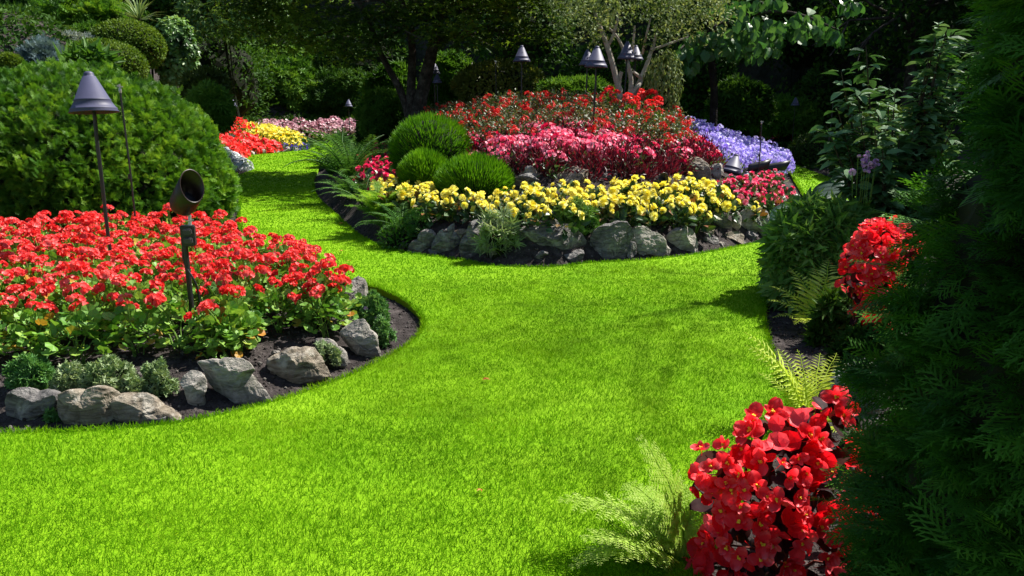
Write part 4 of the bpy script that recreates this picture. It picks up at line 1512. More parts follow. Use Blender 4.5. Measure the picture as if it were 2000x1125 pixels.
def ball(label, box_px, Y, base_drop=0.0):
    x0, y0, x1, y1 = box_px
    a = at_depth((x0 + x1) / 2, (y0 + y1) / 2, Y)
    s = F_PX / (Y * CP + .5 * SP)
    rx, rz = (x1 - x0) / 2 / s, (y1 - y0) / 2 / s
    t = thing('conifer_ball', label, 'shrub', a, group='grassy conifer balls on the island')
    mb = MB()
    rad = (rx * .94, rx * .94, rz * .94)
    P, Nn = ellipsoid_pts(9000, (0, 0, 0), rad, .03, 3, .12, -.75, 3)
    D = Nn + np.array([0, 0, .75]) + RNG.normal(size=P.shape) * .22
    v = np.clip(.45 + .9 * (fbm(P, 5, 2, 8) - .5) + RNG.normal(size=len(P)) * .2, 0, 1)
    mb.scatter(t_needle(.11, .08), P, axes(D, Nn + RNG.normal(size=P.shape) * .6), RNG.uniform(.05, .115, len(P)), v)
    mb.build('foliage', 'ball', t)
    mb = MB()
    core(mb, (0, 0, 0), rad, .93, .03, 3, 3, 0)
    tube(mb, [(0, 0, -rz * 1.5), (0, 0, 0)], [.05, .04], 6)
    mb.build('stems', 'core', t)


ball('largest grassy conifer ball at the back of the three', (762, 226, 922, 372), 11.0)
ball('smallest grassy conifer ball, in the gap between the other two', (782, 298, 880, 400), 10.1)
ball('wide grassy conifer ball right in front, above the yellow flowers', (852, 306, 1004, 420), 9.5)


def thuja_column(label, c, rad, H, n, seed, zmin=0.0, size=.15):
    z = sz(*c)
    t = thing('thuja_column', label, 'conifer', (c[0], c[1], z), group='dark conifers on the right')
    mb = MB()
    th = RNG.uniform(0, 2 * math.pi, n)
    m8 = 8
    th = np.repeat(RNG.uniform(0, 2 * math.pi, n // m8 + 1), m8)[:n]
    h = np.repeat(zmin + (H - zmin) * RNG.random(n // m8 + 1), m8)[:n]
    prof = lambda hh: np.sqrt(np.clip(1 - (hh / H) ** 2.2, 0, 1)) * np.interp(hh, [.0, .8, 1.3, 2.2], [.98, 1, .95, .92])
    rr = rad * prof(h)
    base = np.stack([np.cos(th), np.sin(th), h * 1.3], -1)
    lump = 1 + .40 * (fbm(base, 2.2, 3, seed) - .5)
    dep = 1 - .26 * np.repeat(RNG.random(n // m8 + 1), m8)[:n] ** 1.3
    P = np.stack([rr * lump * dep * np.cos(th), rr * lump * dep * np.sin(th), h], -1)
    Nn = np.stack([np.cos(th), np.sin(th), .12 + 0 * th], -1)
    P = P - .4 * size * Nn + RNG.normal(size=P.shape) * size * .16
    Nn = unit(Nn + np.repeat(RNG.normal(size=(n // m8 + 1, 3)) * .30, m8, 0)[:n])
    v = np.clip(.42 + 1.3 * (fbm(P, 2.4, 3, seed + 4) - .5) + RNG.normal(size=n) * .15, 0, 1)
    k = RNG.integers(0, 3, n)
    for i in range(3):
        s = k == i
        m = int(s.sum())
        D = Nn[s] + np.array([0, 0, .0]) + RNG.normal(size=(m, 3)) * .40
        side = np.array([0, 0, 1.]) + Nn[s] * .5 + RNG.normal(size=(m, 3)) * .35
        mb.scatter(SPR_FINE[i], P[s], axes(D, side), size * RNG.uniform(.6, 1.35, m), v[s])
    mb.build('foliage', 'thuja_dark', t)
    mb = MB()
    hs = np.linspace(0, H * .97, 24)
    V, F = [], []
    m = 20
    for i, hh in enumerate(hs):
        a = np.arange(m) * 2 * math.pi / m
        b = np.stack([np.cos(a), np.sin(a), np.full(m, hh * 1.3)], -1)
        q = rad * float(prof(np.array([hh]))[0]) * (.84 if hh < .7 else .93) * (1 + .40 * (fbm(b, 2.2, 3, seed) - .5))
        V.append(np.stack([q * np.cos(a), q * np.sin(a), np.full(m, hh)], -1))
    for i in range(len(hs) - 1):
        for j in range(m):
            F.append((i * m + j, i * m + (j + 1) % m, (i + 1) * m + (j + 1) % m, (i + 1) * m + j))
    mb.add(np.concatenate(V), F, .2)  # solid dark shell, painted shade behind the sprays
    tube(mb, [(0, 0, -.2), (0, 0, H * .6)], [.09, .05], 7)
    mb.build('stems', 'core', t)


thuja_column('tall dark conifer filling the right edge beside the red begonia', (1.81, 1.62), .85, 3.5, 34000, 71, 0, .12)
thuja_column('second dark conifer standing behind the first on the right', (4.3, 4.0), .9, 2.2, 6000, 73, .1, .15)

# ================================================================== FERNS
def frond_mesh(seed, L=1.0, pairs=22, wid=.26, bip=True, mat='fern', arch=1.0, npn=8, psz=1.0):
    """arching frond of length 1 rising from the origin and bending over along +Y"""
    r = np.random.default_rng(seed)
    n = 26
    ang = np.radians(np.linspace(68, 68 - 72 * arch, n))
    seg = 1.0 / (n - 1)
    y = np.r_[0, np.cumsum(np.cos(ang[:-1]) * seg)]
    z = np.r_[0, np.cumsum(np.sin(ang[:-1]) * seg)]
    side = np.cumsum(r.normal(size=n) * .006)
    C = np.stack([side, y, z], -1)
    mb = MB()
    tube(mb, C, np.linspace(.011, .003, n), 4, .25)
    T1 = t_leaf(.42, .05, .08, .4)
    P, D, Nn, S, V = [], [], [], [], []
    for i in range(pairs):
        t = .14 + .85 * (i + .5) / pairs
        k = t * (n - 1)
        a = int(k)
        p = C[a] + (C[min(a + 1, n - 1)] - C[a]) * (k - a)
        tg = unit((C[min(a + 1, n - 1)] - C[max(a - 1, 0)])[None])[0]
        up = unit(np.cross(np.array([1., 0, 0]), tg)[None])[0]
        if up[2] < 0:
            up = -up
        lp = wid * min(1, (t - .06) / .22) ** .8 * (1 - t) ** .62 * 1.45 * r.uniform(.88, 1.1)
        for sg in (1, -1):
            sd = np.array([sg * 1., 0, 0])
            d = unit((sd * math.sin(math.radians(66)) + tg * math.cos(math.radians(66)) + up * r.uniform(-.12, .22))[None])[0]
            if not bip:
                P.append(p); D.append(d); Nn.append(up + sd * .1); S.append((lp * .36, lp, lp)); V.append(np.clip(.4 + .4 * t + r.normal() * .12, 0, 1))
            else:
                e = p + d * lp + up * (-.12 * lp)
                tube(mb, [p, (p + e) / 2 + up * .02 * lp, e], [.0045, .003, .001], 3, .5, 0, False)
                m = max(3, int(npn * (lp / wid) + 2))
                for j in range(m):
                    u = (j + .5) / m
                    q = p + (e - p) * u + up * .02 * lp * (1 - abs(2 * u - 1))
                    pl = psz * (lp * .30 * (1 - u) ** .6 + .008)
                    for s2 in (1, -1):
                        cr = np.cross(d, up) * s2
                        P.append(q); D.append(unit((cr * .85 + d * .55 + up * r.uniform(-.15, .15))[None])[0]); Nn.append(up); S.append((pl * 1.0, pl, pl)); V.append(np.clip(.45 + .35 * u + r.normal() * .12, 0, 1))
    mb.scatter(T1, np.array(P), axes(np.array(D), np.array(Nn)), np.array(S), np.array(V))
    return mb.mesh('frond', mat)


def fern(label, loc, fronds, meshes, rz=0, group='ferns', name='fern'):
    """fronds: (azimuth deg from +Y clockwise to +X, extra pitch deg, length, roll)"""
    t = thing(name, label, 'fern', loc, rz, group=group)
    for i, f in enumerate(fronds):
        az, pit, L = f[:3]
        link('frond', meshes[i % len(meshes)], t, (random.uniform(-.02, .02), random.uniform(-.02, .02), -.01), (math.radians(pit), random.uniform(-.15, .15) + (math.radians(f[3]) if len(f) > 3 else 0), -math.radians(az)), L)
    return t


FR_DARK = [frond_mesh(200 + i, 1, 24, .13, False, 'fern_dark', 1.0 + .15 * i) for i in range(3)]
FR_MID = [frond_mesh(210 + i, 1, 20, .22, True, 'fern', .9 + .15 * i, 7) for i in range(2)]
FR_PALE = [frond_mesh(220 + i, 1, 14, .27, True, 'fern_pale', .75 + .2 * i, 7, 1.05) for i in range(3)]
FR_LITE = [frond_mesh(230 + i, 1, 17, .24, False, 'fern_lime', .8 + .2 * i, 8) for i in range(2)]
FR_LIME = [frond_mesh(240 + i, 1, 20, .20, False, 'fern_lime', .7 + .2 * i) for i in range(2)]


def ring(n, L, pit=0, spread=14, seed=0):
    r = random.Random(seed)
    return [(360 * i / n + r.uniform(-12, 12), pit + r.uniform(-spread, spread), L * r.uniform(.75, 1.15)) for i in range(n)]


x, y = hit(672, 385)
fern('big dark sword fern at the left end of the island', (x + .05, y + .3, sz(x, y + .3)), ring(22, 1.35, 2, 16, 1) + ring(14, 1.1, 18, 10, 2), FR_DARK, name='sword_fern')
x, y = hit(742, 455)
fern('fresh green fern left of the yellow begonias', (x, y + .22, sz(x, y + .22)), ring(17, .66, 4, 16, 3), FR_MID)
x, y = hit(712, 350)
fern('shaded sword fern behind the magenta begonias', (x, y + .6, sz(x, y + .6)), ring(15, 1.1, 6, 14, 4), FR_DARK, name='sword_fern')
x, y = hit(800, 487)
fern('low dark fern hanging over the soil left of the mossy rock', (x - .12, y + .22, sz(x, y + .25)), ring(14, .62, -12, 12, 5), FR_DARK, name='sword_fern')
x, y = hit(690, 428)
fern('dark sword fern between the big fern and the fresh green fern', (x + .12, y + .2, sz(x + .1, y + .2)), ring(15, .75, -4, 14, 6), FR_DARK, name='sword_fern')
x, y = hit(655, 418)
fern('dark sword fern leaning over the lawn edge at the left of the island', (x + .16, y + .25, sz(x + .16, y + .25)), ring(14, .8, -2, 14, 10), FR_DARK, name='sword_fern')
x, y = hit(618, 372)
fern('dark sword fern at the leftmost bulge of the island edge', (x + .25, y + .2, sz(x + .25, y + .2)), ring(15, .95, 0, 14, 11), FR_DARK, name='sword_fern')
x, y = hit(640, 318)
fern('far sword fern at the left bend of the island', (x + .25, y + .3, sz(x + .25, y + .3)), ring(14, 1.2, 0, 14, 8), FR_DARK, name='sword_fern')
x, y = hit(745, 478)
fern('low drooping fern over the dark soil at the island edge', (x + .05, y + .22, sz(x, y + .22)), ring(12, .55, -10, 12, 9), FR_DARK, name='sword_fern')
# right bed
x, y = hit(1592, 640)
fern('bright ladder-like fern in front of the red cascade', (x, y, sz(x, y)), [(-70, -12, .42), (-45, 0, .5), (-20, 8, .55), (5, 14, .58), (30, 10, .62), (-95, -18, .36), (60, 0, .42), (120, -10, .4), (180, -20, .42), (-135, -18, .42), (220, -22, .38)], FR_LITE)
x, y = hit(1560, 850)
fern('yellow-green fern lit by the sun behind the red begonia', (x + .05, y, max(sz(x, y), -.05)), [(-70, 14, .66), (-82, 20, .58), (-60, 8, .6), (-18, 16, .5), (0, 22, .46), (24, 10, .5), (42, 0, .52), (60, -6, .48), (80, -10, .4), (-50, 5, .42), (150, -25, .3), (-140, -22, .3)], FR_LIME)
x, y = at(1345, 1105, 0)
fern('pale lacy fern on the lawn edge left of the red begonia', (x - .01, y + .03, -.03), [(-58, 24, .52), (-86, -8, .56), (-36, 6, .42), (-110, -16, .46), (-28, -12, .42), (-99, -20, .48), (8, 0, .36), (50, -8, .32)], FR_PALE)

# ================================================================== WING BEGONIAS (red, foreground right)
def wing_bloom(seed, mat='wing_red'):
    r = np.random.default_rng(seed)
    mb = MB()

    def pet(L, w, ang, tilt):
        u = np.linspace(0, 1, 6)
        s = np.linspace(-1, 1, 5)
        V = [(w / 2 * b * math.sin(math.pi * min(1, .10 + .82 * a)) ** .75, L * a, .16 * L * (a * a) + .09 * L * (b * b) + .06 * L * math.sin(6 * a + 4 * b + seed) + .05 * L * math.sin(9 * b + 2 * seed) * a) for a in u for b in s]
        F = [(i * 5 + j, i * 5 + j + 1, (i + 1) * 5 + j + 1, (i + 1) * 5 + j) for i in range(5) for j in range(4)]
        T = xf((np.array(V), F), Matrix.Rotation(ang, 4, 'Z') @ Matrix.Rotation(math.radians(tilt), 4, 'X'))
        val = np.array([.35 + .5 * a + .1 * r.normal() for a in u for b in s])
        mb.add(T[0], T[1], np.clip(val, 0, 1))
    pet(.042, .040, 0 + r.normal() * .1, 18 + r.normal() * 10)
    pet(.040, .038, math.pi + r.normal() * .1, 14 + r.normal() * 10)
    pet(.030, .022, 1.57, 30 + r.normal() * 8)
    pet(.030, .022, -1.57, 30 + r.normal() * 8)
    mb.scatter(ICO[1], RNG.normal(size=(7, 3)) * .0025 + [0, 0, .006], axes(rdir(7), rdir(7)), .0034, None, 1)
    tube(mb, [(0, 0, 0), (0, .004, -.03), (.004, .0, -.06)], [.0016, .0014, .0014], 4, .6, 0)
    return mb.mesh('blossom', [mat, 'pollen'], smooth=True)


WB = [wing_bloom(300 + i) for i in range(5)]
WBT = [(t_flower(4, 1.1, .2, 25)[0] * .036, t_flower(4, 1.1, .2, 25)[1]) for _ in range(5)]


def wing_leaf():
    u, s = np.linspace(0, 1, 7), np.linspace(-1, 1, 5)
    V = [(.40 * b * math.sin(math.pi * (.08 + .84 * a)) ** .8 * (1 + .15 * b), a, -.25 * a * a + .10 * abs(b) + .02 * math.sin(9 * a)) for a in u for b in s]
    return np.array(V), [(i * 5 + j, i * 5 + j + 1, (i + 1) * 5 + j + 1, (i + 1) * 5 + j) for i in range(6) for j in range(4)]


def wing_begonia(label, loc, pts_fn, n_bloom, n_leaf, leaf_size, bl, seed, lean=(0, 0, 0)):
    t = thing('wing_begonia', label, 'begonia', loc, group='red wing begonias of the right bed')
    random.seed(seed)
    P, Nn = pts_fn(n_leaf, .6)
    P = P * np.array([.86, .9, .90])
    mb = MB()
    leafy(mb, wing_leaf(), P, Nn, leaf_size, .8, -.05, .45, .3)
    mb.build('foliage', 'bronze_leaf', t, smooth=True)
    mb = MB()
    for k in range(14):
        e = P[k]
        tube(mb, [(e[0] * .15, e[1] * .15, -.05), (e[0] * .5, e[1] * .5, e[2] * .65), e], [.008, .006, .003], 5, .3)
    mb.build('stems', 'stem_red', t)
    P, Nn = pts_fn(n_bloom, 1.0)
    for p, n in zip(P, Nn):
        v = Vector(tuple(unit((n + np.array([-.10, -.45, .25]) + RNG.normal(size=3) * .5)[None])[0]))
        q = (v.to_track_quat('Z', 'Y') @ Euler((0, 0, random.uniform(0, 6.28))).to_quaternion()).to_euler()
        link('blossom', WB[random.randrange(5)], t, tuple(p), tuple(q), random.uniform(*bl))
    P, Nn = pts_fn(200, .9)
    mb = MB()
    for q, T in enumerate(WBT):
        sel = np.arange(200) % 5 == q
        m = int(sel.sum())
        mb.scatter(T, P[sel], axes(rdir(m), Nn[sel] + [-.1, -.4, .3] + RNG.normal(size=(m, 3)) * .5), RNG.uniform(*bl, m))
    tag(mb.build('small_blossoms', 'wing_red', t), None, None, kind='stuff')
    return t


M['stem_red'] = leaf_mat('reddish_stem', [(.10, .02, .015), (.2, .05, .03)], .1)


def px_cloud(poly_px, Y0, Y1, loc, seed, center_px, cz):
    """points on a rounded bush whose outline is the region as seen from the photo's standpoint, bulging towards it"""
    poly = np.array(poly_px, float)
    r = np.random.default_rng(seed)

    def fn(n, k):
        out, nrm = [], []
        lo, hi = poly.min(0), poly.max(0)
        pts = []
        while len(out) < n:
            a, b = r.uniform(lo[0], hi[0]), r.uniform(lo[1], hi[1])
            if not inside(np.array([a]), np.array([b]), poly)[0]:
                continue
            if len(pts) and k == 1.0 and min(math.hypot(a - q[0], b - q[1]) for q in pts) < gap[0] and r.random() < .93:
                continue
            pts.append((a, b))
            e = float(pdist(np.array([a]), np.array([b]), poly)[0]) / (.45 * min(hi[0] - lo[0], hi[1] - lo[1]))
            bul = min(1, e) ** .5
            back = r.random() < .22
            Y = Y1 - (Y1 - Y0) * bul * k * (-.6 if back else 1)
            p = at_depth(a, b, Y)
            out.append((p.x - loc[0], p.y - loc[1], p.z - loc[2]))
            cx, cy = center_px
            nrm.append(((a - cx) / (hi[0] - lo[0]) * 1.6, (-1 if not back else 1) * bul - .1, (cy - b) / (hi[1] - lo[1]) * 1.6 + .25))
        return np.array(out), unit(np.array(nrm))
    gap = [26 * 2.4 / Y0]
    return fn


FG = [(1345, 1190), (1335, 1105), (1362, 1060), (1378, 1010), (1352, 935), (1366, 872), (1405, 862), (1440, 850), (1462, 812), (1505, 800), (1545, 815), (1580, 795), (1612, 760), (1650, 758), (1668, 790), (1672, 860), (1690, 940), (1720, 1000), (1740, 1060), (1750, 1190)]
loc = (1.0, 2.5, -.03)
wing_begonia('large red wing begonia with bronze leaves in the sunny foreground', loc, px_cloud(FG, 2.15, 2.52, loc, 5, (1530, 1000), 0), 99, 240, .075, (.75, 1.3), 7)
CAS = [(1645, 520), (1660, 470), (1690, 435), (1740, 430), (1790, 450), (1800, 480), (1770, 510), (1765, 560), (1745, 600), (1745, 640), (1740, 690), (1712, 690), (1690, 650), (1665, 610), (1672, 570), (1640, 560)]
loc = (2.15, 4.6, .1)
wing_begonia('red wing begonia cascading between the peony and the dark conifer', loc, px_cloud(CAS, 4.3, 4.7, loc, 6, (1715, 540), 0), 96, 80, .085, (.85, 1.25), 8)

# ================================================================== BROADLEAF SHRUBS
def shrub(label, box_px, Y, mat, T, size, n, name='shrub', cat='shrub', lump=.16, lf=2.2, thick=.3, up=.25, out=.7, jit=.5, deep=.8, core_k=.72, group=None, clump=1.2, ground=None, vamt=.7):
    x0, y0, x1, y1 = box_px
    cx = (x0 + x1) / 2
    top = at_depth(cx, y0, Y)
    bot = at_depth(cx, y1, Y)
    s = F_PX / (Y * CP)
    rx = (x1 - x0) / 2 / s
    z0 = sz(top.x, Y) if ground is None else ground
    zb = min(bot.z, top.z - .2)
    H = top.z - zb
    t = thing(name, label, cat, (top.x, Y, z0), group=group)
    cz = zb - z0 + H * .42
    rad = (rx, rx * deep, H * .60)
    seed = random.randint(0, 999)
    P, Nn = ellipsoid_pts(n, (0, 0, cz), rad, lump, lf, thick, -.75, seed)
    mb = MB()
    if isinstance(T, list):
        spray_cover(mb, P, Nn, size, out, up, jit, clump_v(P, clump, seed, vamt), T)
    else:
        leafy(mb, T, P, Nn, size, out, up, jit, .3, clump_v(P, clump, seed, vamt))
    mb.build('foliage', mat, t)
    mb = MB()
    if core_k:
        core(mb, (0, 0, cz), rad, core_k, lump, lf, seed, 0)
    for k in range(5):
        e = np.array([0, 0, cz]) + rdir(1, .0)[0] * np.array(rad) * .85
        tube(mb, [(.05 * k - .1, 0, -.15), (e[0] * .3, e[1] * .3, cz * .7), e], [.03, .02, .006], 5)
    mb.build('stems', 'core', t)
    return t


WH6 = t_whorl(6, t_leaf(.34, .08, .15), 28)
WH8 = t_whorl(8, t_leaf(.28, .06, .2), 25)
LF = t_leaf(.5, .1, .15)
LG = 'terrace shrubs left of the quarry'
shrub('rounded olive-green clipped cushion on the terrace below the spiky yucca', (170, 42, 312, 130), 24, 'yew_soft', T_TINY, .085, 9000, 'clipped_shrub', lump=.06, thick=.12, jit=.6, core_k=.9, group=LG)
shrub('low clipped olive cushion sloping behind the thuja dome', (108, 80, 276, 160), 22, 'yew_soft', T_TINY, .08, 8000, 'clipped_shrub', lump=.06, thick=.12, jit=.6, core_k=.9, group=LG)
shrub('blue-grey juniper on the left terrace', (44, 86, 116, 150), 20.5, 'blue_juniper', SPR, .22, 900, 'juniper', lump=.3, lf=3, group=LG, out=1, up=.1)
shrub('pale speckled ball shrub at the left edge of the terrace', (-8, 84, 40, 130), 22, 'sage', T_TINY, .07, 2500, 'clipped_shrub', lump=.06, thick=.15, core_k=.9, group=LG)
shrub('pale speckled ball shrub left of the blue juniper', (34, 78, 86, 130), 22.5, 'sage', T_TINY, .07, 2800, 'clipped_shrub', lump=.06, thick=.15, core_k=.9, group=LG)
shrub('dark green mound low at the left edge of the photo', (-10, 106, 44, 160), 19, 'yew_soft', T_TINY, .07, 3500, 'clipped_shrub', lump=.06, thick=.12, core_k=.9, group=LG)
shrub('soft green mound above the speckled balls', (30, 55, 90, 95), 25, 'yew_soft', T_TINY, .08, 3000, 'clipped_shrub', lump=.08, thick=.12, core_k=.9, group=LG)
shrub('small silvery flowering shrub on the terrace', (108, 66, 178, 100), 23.2, 'silver_leaf', WH6, .13, 500, lump=.25, group=LG)
shrub('spreading dark cedar on the upper terrace', (88, 4, 232, 72), 27, 'thuja', SPR, .42, 2200, 'cedar', lump=.3, lf=2.5, out=1, up=.1, group=LG)
shrub('dark shrub at the top left corner', (-40, 12, 112, 70), 29, 'dark_leaf', LF, .2, 3200, lump=.36, thick=.5, group=LG)
shrub('dark shrub above the cedar at the top left', (-30, -60, 200, 22), 31, 'dark_leaf', LF, .2, 3600, lump=.36, thick=.5, group=LG)
shrub('dark green mound right of the speckled ball shrubs', (84, 52, 150, 100), 24.5, 'yew_soft', T_TINY, .08, 3000, 'clipped_shrub', lump=.1, thick=.12, core_k=.9, group=LG)
shrub('loose mid-green shrub below the dark corner shrub', (-20, 44, 70, 90), 26.5, 'mid_leaf', WH6, .16, 1200, lump=.36, thick=.5, group=LG)
shrub('loose green shrub below the spreading cedar', (130, 48, 215, 92), 25.5, 'mid_leaf', WH6, .16, 1100, lump=.36, thick=.5, group=LG)
shrub('dark broad shrub under the yucca rosette', (225, 30, 330, 84), 27.5, 'dark_leaf', LF, .16, 2200, lump=.36, thick=.5, group=LG)
shrub('dark shrub behind the yucca', (215, -40, 330, 60), 29, 'dark_leaf', LF, .2, 2800, lump=.36, thick=.5, group=LG)
shrub('bright large-leaved plant peeping over the thuja dome', (138, 108, 202, 150), 13.6, 'mid_leaf', t_whorl(7, t_leaf(.26, .05, .3), 20), .34, 60, 'leafy_plant', core_k=0)
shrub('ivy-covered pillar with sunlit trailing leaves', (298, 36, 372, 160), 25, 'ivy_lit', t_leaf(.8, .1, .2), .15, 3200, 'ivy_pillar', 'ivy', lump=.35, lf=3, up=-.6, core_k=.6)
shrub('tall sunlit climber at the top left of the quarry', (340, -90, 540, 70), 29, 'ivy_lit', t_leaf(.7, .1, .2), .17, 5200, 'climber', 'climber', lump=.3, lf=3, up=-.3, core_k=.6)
BG = 'dark shrubs before the quarry face'
shrub('dark shrub under the sunlit climber', (318, 46, 520, 236), 31.5, 'dark_leaf', LF, .17, 3600, lump=.36, thick=.5, group=BG)
shrub('bronzy olive shrub right behind the thuja dome', (358, 136, 440, 220), 16.5, 'olive_leaf', WH6, .14, 900, lump=.25)
shrub('light green rhododendron at the shoulder of the thuja dome', (372, 172, 444, 250), 15.2, 'mid_leaf', WH8, .15, 700, 'rhododendron', lump=.25, group='rhododendrons')
shrub('broad rhododendron behind the pale pink row', (452, 110, 640, 246), 37, 'mid_leaf', WH8, .26, 3600, 'rhododendron', lump=.42, lf=2.2, thick=.5, group='rhododendrons')
shrub('dark rhododendron between the broad one and the maple', (590, 138, 740, 250), 36.5, 'dark_leaf', WH8, .26, 3000, 'rhododendron', lump=.42, lf=2.2, thick=.5, group='rhododendrons')
shrub('low dark rhododendron at the left end of the pale pink row', (392, 96, 520, 244), 35.5, 'mid_leaf', WH8, .26, 2600, 'rhododendron', lump=.42, lf=2.2, thick=.5, group='rhododendrons')
shrub('fresh green rhododendron left of the maple trunks', (716, 130, 812, 224), 20.5, 'mid_leaf', WH8, .18, 1500, 'rhododendron', lump=.42, lf=2.2, thick=.5, group='rhododendrons')
shrub('green rhododendron seen between the maple trunks and the dark lamp', (832, 112, 930, 200), 21.5, 'mid_leaf', WH8, .18, 1500, 'rhododendron', lump=.42, lf=2.2, thick=.5, group='rhododendrons')
shrub('low rhododendron at the foot of the maple', (700, 180, 800, 262), 18.5, 'mid_leaf', WH8, .15, 1100, 'rhododendron', lump=.36, lf=2.4, thick=.45, group='rhododendrons')
shrub('rounded yellow-green bush behind the left fuchsias', (888, 122, 1068, 200), 18, 'olive_leaf', LF, .10, 5200, lump=.12, lf=3, thick=.15)
shrub('low green shrub between the dark lamp and the pale tree', (1050, 156, 1200, 205), 16.6, 'mid_leaf', WH6, .12, 1400, lump=.2, lf=3)
shrub('dark shaded shrub behind the magenta begonias', (700, 222, 790, 300), 19, 'dark_leaf', LF, .13, 2200, lump=.22)
shrub('weeping pale-leaved shrub hanging beside the pale tree', (1266, 98, 1334, 212), 14.2, 'pale_tree', t_leaf(.36, .06, .25), .10, 1100, 'weeping_shrub', lump=.3, lf=3, up=-1.1, out=.4, core_k=0, deep=.7)
shrub('dark shrub under the big hanging leaves', (1390, 160, 1505, 250), 23, 'dark_leaf', WH6, .2, 1700, lump=.36, lf=2.4, thick=.45, group=BG)
shrub('dim green shrub beside the small right-hand lamp', (1485, 196, 1600, 262), 25.5, 'mid_leaf', WH6, .18, 1500, lump=.36, lf=2.4, thick=.45, group=BG)
shrub('dark shrub behind the sloping hedge', (1560, 130, 1680, 262), 26, 'dark_leaf', LF, .18, 2800, lump=.36, lf=2.4, thick=.45, group=BG)
for i, (b, Y, lb) in enumerate([((930, -30, 1110, 130), 30, 'dark shrub mass under the maple crown'), ((1100, 90, 1270, 200), 27, 'dark shrub behind the pale-stemmed tree'),
                                ((1290, 90, 1440, 220), 28, 'dark shrub right of the weeping shrub'), ((420, 40, 600, 140), 39, 'dark shrub above the broad rhododendron'),
                                ((600, 50, 780, 160), 39, 'dark shrub behind the maple branches'), ((1480, -40, 1660, 120), 30, 'dark shrub behind the hanging branch')]):
    shrub(lb, b, Y, 'dark_leaf', LF, .2, 3000, lump=.42, lf=2, thick=.5, group=BG)

# clipped hedges
shrub('low clipped box hedge below the pale pink row', (556, 256, 720, 282), 33.2, 'mid_leaf', T_TINY, .10, 5200, 'box_hedge', 'hedge', lump=.05, thick=.1, deep=.25, core_k=.9)
shrub('dark sloping yew hedge along the right-hand path', (1646, 216, 1840, 385), 16.6, 'yew_dark', T_TINY, .075, 11000, 'yew_hedge', 'hedge', lump=.10, thick=.14, jit=.6, core_k=.9, deep=1.5)
shrub('low end of the clipped yew hedge behind the violet petunias', (1546, 258, 1676, 338), 20.8, 'yew_dark', T_TINY, .075, 6500, 'yew_hedge', 'hedge', lump=.06, thick=.12, jit=.6, core_k=.9, deep=1.2)

# right bed
shrub('bushy peony with deep green leaflets overhanging the lawn corner', (1520, 418, 1722, 610), 6.2, 'peony', t_whorl(7, t_leaf(.30, .05, .25), 12), .145, 2600, 'peony', 'peony', lump=.40, lf=2.4, thick=.4, core_k=.6, deep=.85, jit=.35, out=.8)
shrub('low dark leafy plant under the bright fern', (1586, 580, 1730, 740), 5.15, 'dark_leaf', t_whorl(6, t_leaf(.34, .05, .2), 15), .10, 900, 'leafy_plant', 'plant', lump=.36, lf=2.4, thick=.45, core_k=.7, deep=.5)
shrub('dim undergrowth plant right of the bare soil strip', (1622, 650, 1750, 800), 4.5, 'dark_leaf', t_whorl(6, t_leaf(.34, .05, .2), 15), .09, 800, 'leafy_plant', 'plant', lump=.36, lf=2.4, thick=.45, core_k=.7, deep=.5)
shrub('silver-leaved plant behind the yellow-green fern', (1640, 722, 1720, 800), 3.4, 'silver_leaf', WH8, .05, 420, 'silver_plant', 'plant', lump=.36, lf=2.4, thick=.45, core_k=.6)


def viburnum():
    c = at_depth(1738, 420, 6.6)
    z0 = sz(c.x, c.y)
    t = thing('viburnum', 'tall viburnum with large glossy leaves left of the dark conifer', 'shrub', (c.x, c.y, z0))
    mb, st = MB(), MB()
    P, D = [], []
    for k in range(50):
        az, top = random.uniform(0, 6.28), random.uniform(.5, 2.1)
        r1 = random.uniform(.15, .52) * (1.25 - .35 * top / 2.1)
        a = np.array([0.05 * math.cos(az), .05 * math.sin(az), -.1])
        e = np.array([r1 * math.cos(az) * 1.25, r1 * math.sin(az), top])
        m = a * .4 + e * .6 + np.array([0, 0, .1])
        tube(st, [a, m, e], [.016, .010, .004], 5)
        for i in range(75):
            u = random.uniform(.2, 1)
            p = a + (m - a) * (u / .6) if u < .6 else m + (e - m) * ((u - .6) / .4)
            b = random.uniform(0, 6.28)
            P.append(p + np.array([math.cos(b), math.sin(b), 0]) * .02)
            D.append((math.cos(b), math.sin(b), random.uniform(-.3, .5)))
    P, D = np.array(P), np.array(D)
    mb.scatter(t_oval(.5, .10, .25), P, axes(D, np.array([[0, 0, 1.]] * len(P)) + RNG.normal(size=P.shape) * .3), RNG.uniform(.09, .17, len(P)))
    mb.build('foliage', 'viburnum', t)
    st.build('stems', 'twig', t)
    return t


viburnum()


def mauve_flowers():
    c = at_depth(1690, 360, 6.35)
    t = thing('mauve_rose', 'small mauve roses flowering in front of the viburnum', 'rose', (c.x, c.y, sz(c.x, c.y)))
    mb, st = MB(), MB()
    n = 0
    for a, b, k in [(1690, 312, 8), (1700, 322, 7), (1684, 330, 6), (1676, 308, 2), (1697, 306, 5), (1665, 336, 1), (1712, 318, 4), (1708, 330, 3)]:
        p = at_depth(a, b, 6.15)
        q = np.array([p.x - c.x, p.y - c.y, p.z - t.location.z])
        for j in range(k):
            o = link('blossom', MAUVE[j % 2], t, tuple(q + RNG.normal(size=3) * np.array([.02, .02, .02]) * (k > 1)), (random.uniform(.3, 1.3), random.uniform(-.5, .5), random.uniform(0, 6)), random.uniform(.3, .48) if k > 1 else .7)
        tube(st, [(0, 0, 0), q * np.array([.6, .6, .5]), q], [.006, .004, .003], 4)
    P = RNG.normal(size=(90, 3)) * np.array([.10, .07, .14]) + [0, .08, .48]
    leafy(mb, t_leaf(.5), P, unit(P - [0, .1, .3]), .06)
    mb.build('foliage', 'mid_leaf', t)
    st.build('stems', 'stem', t)


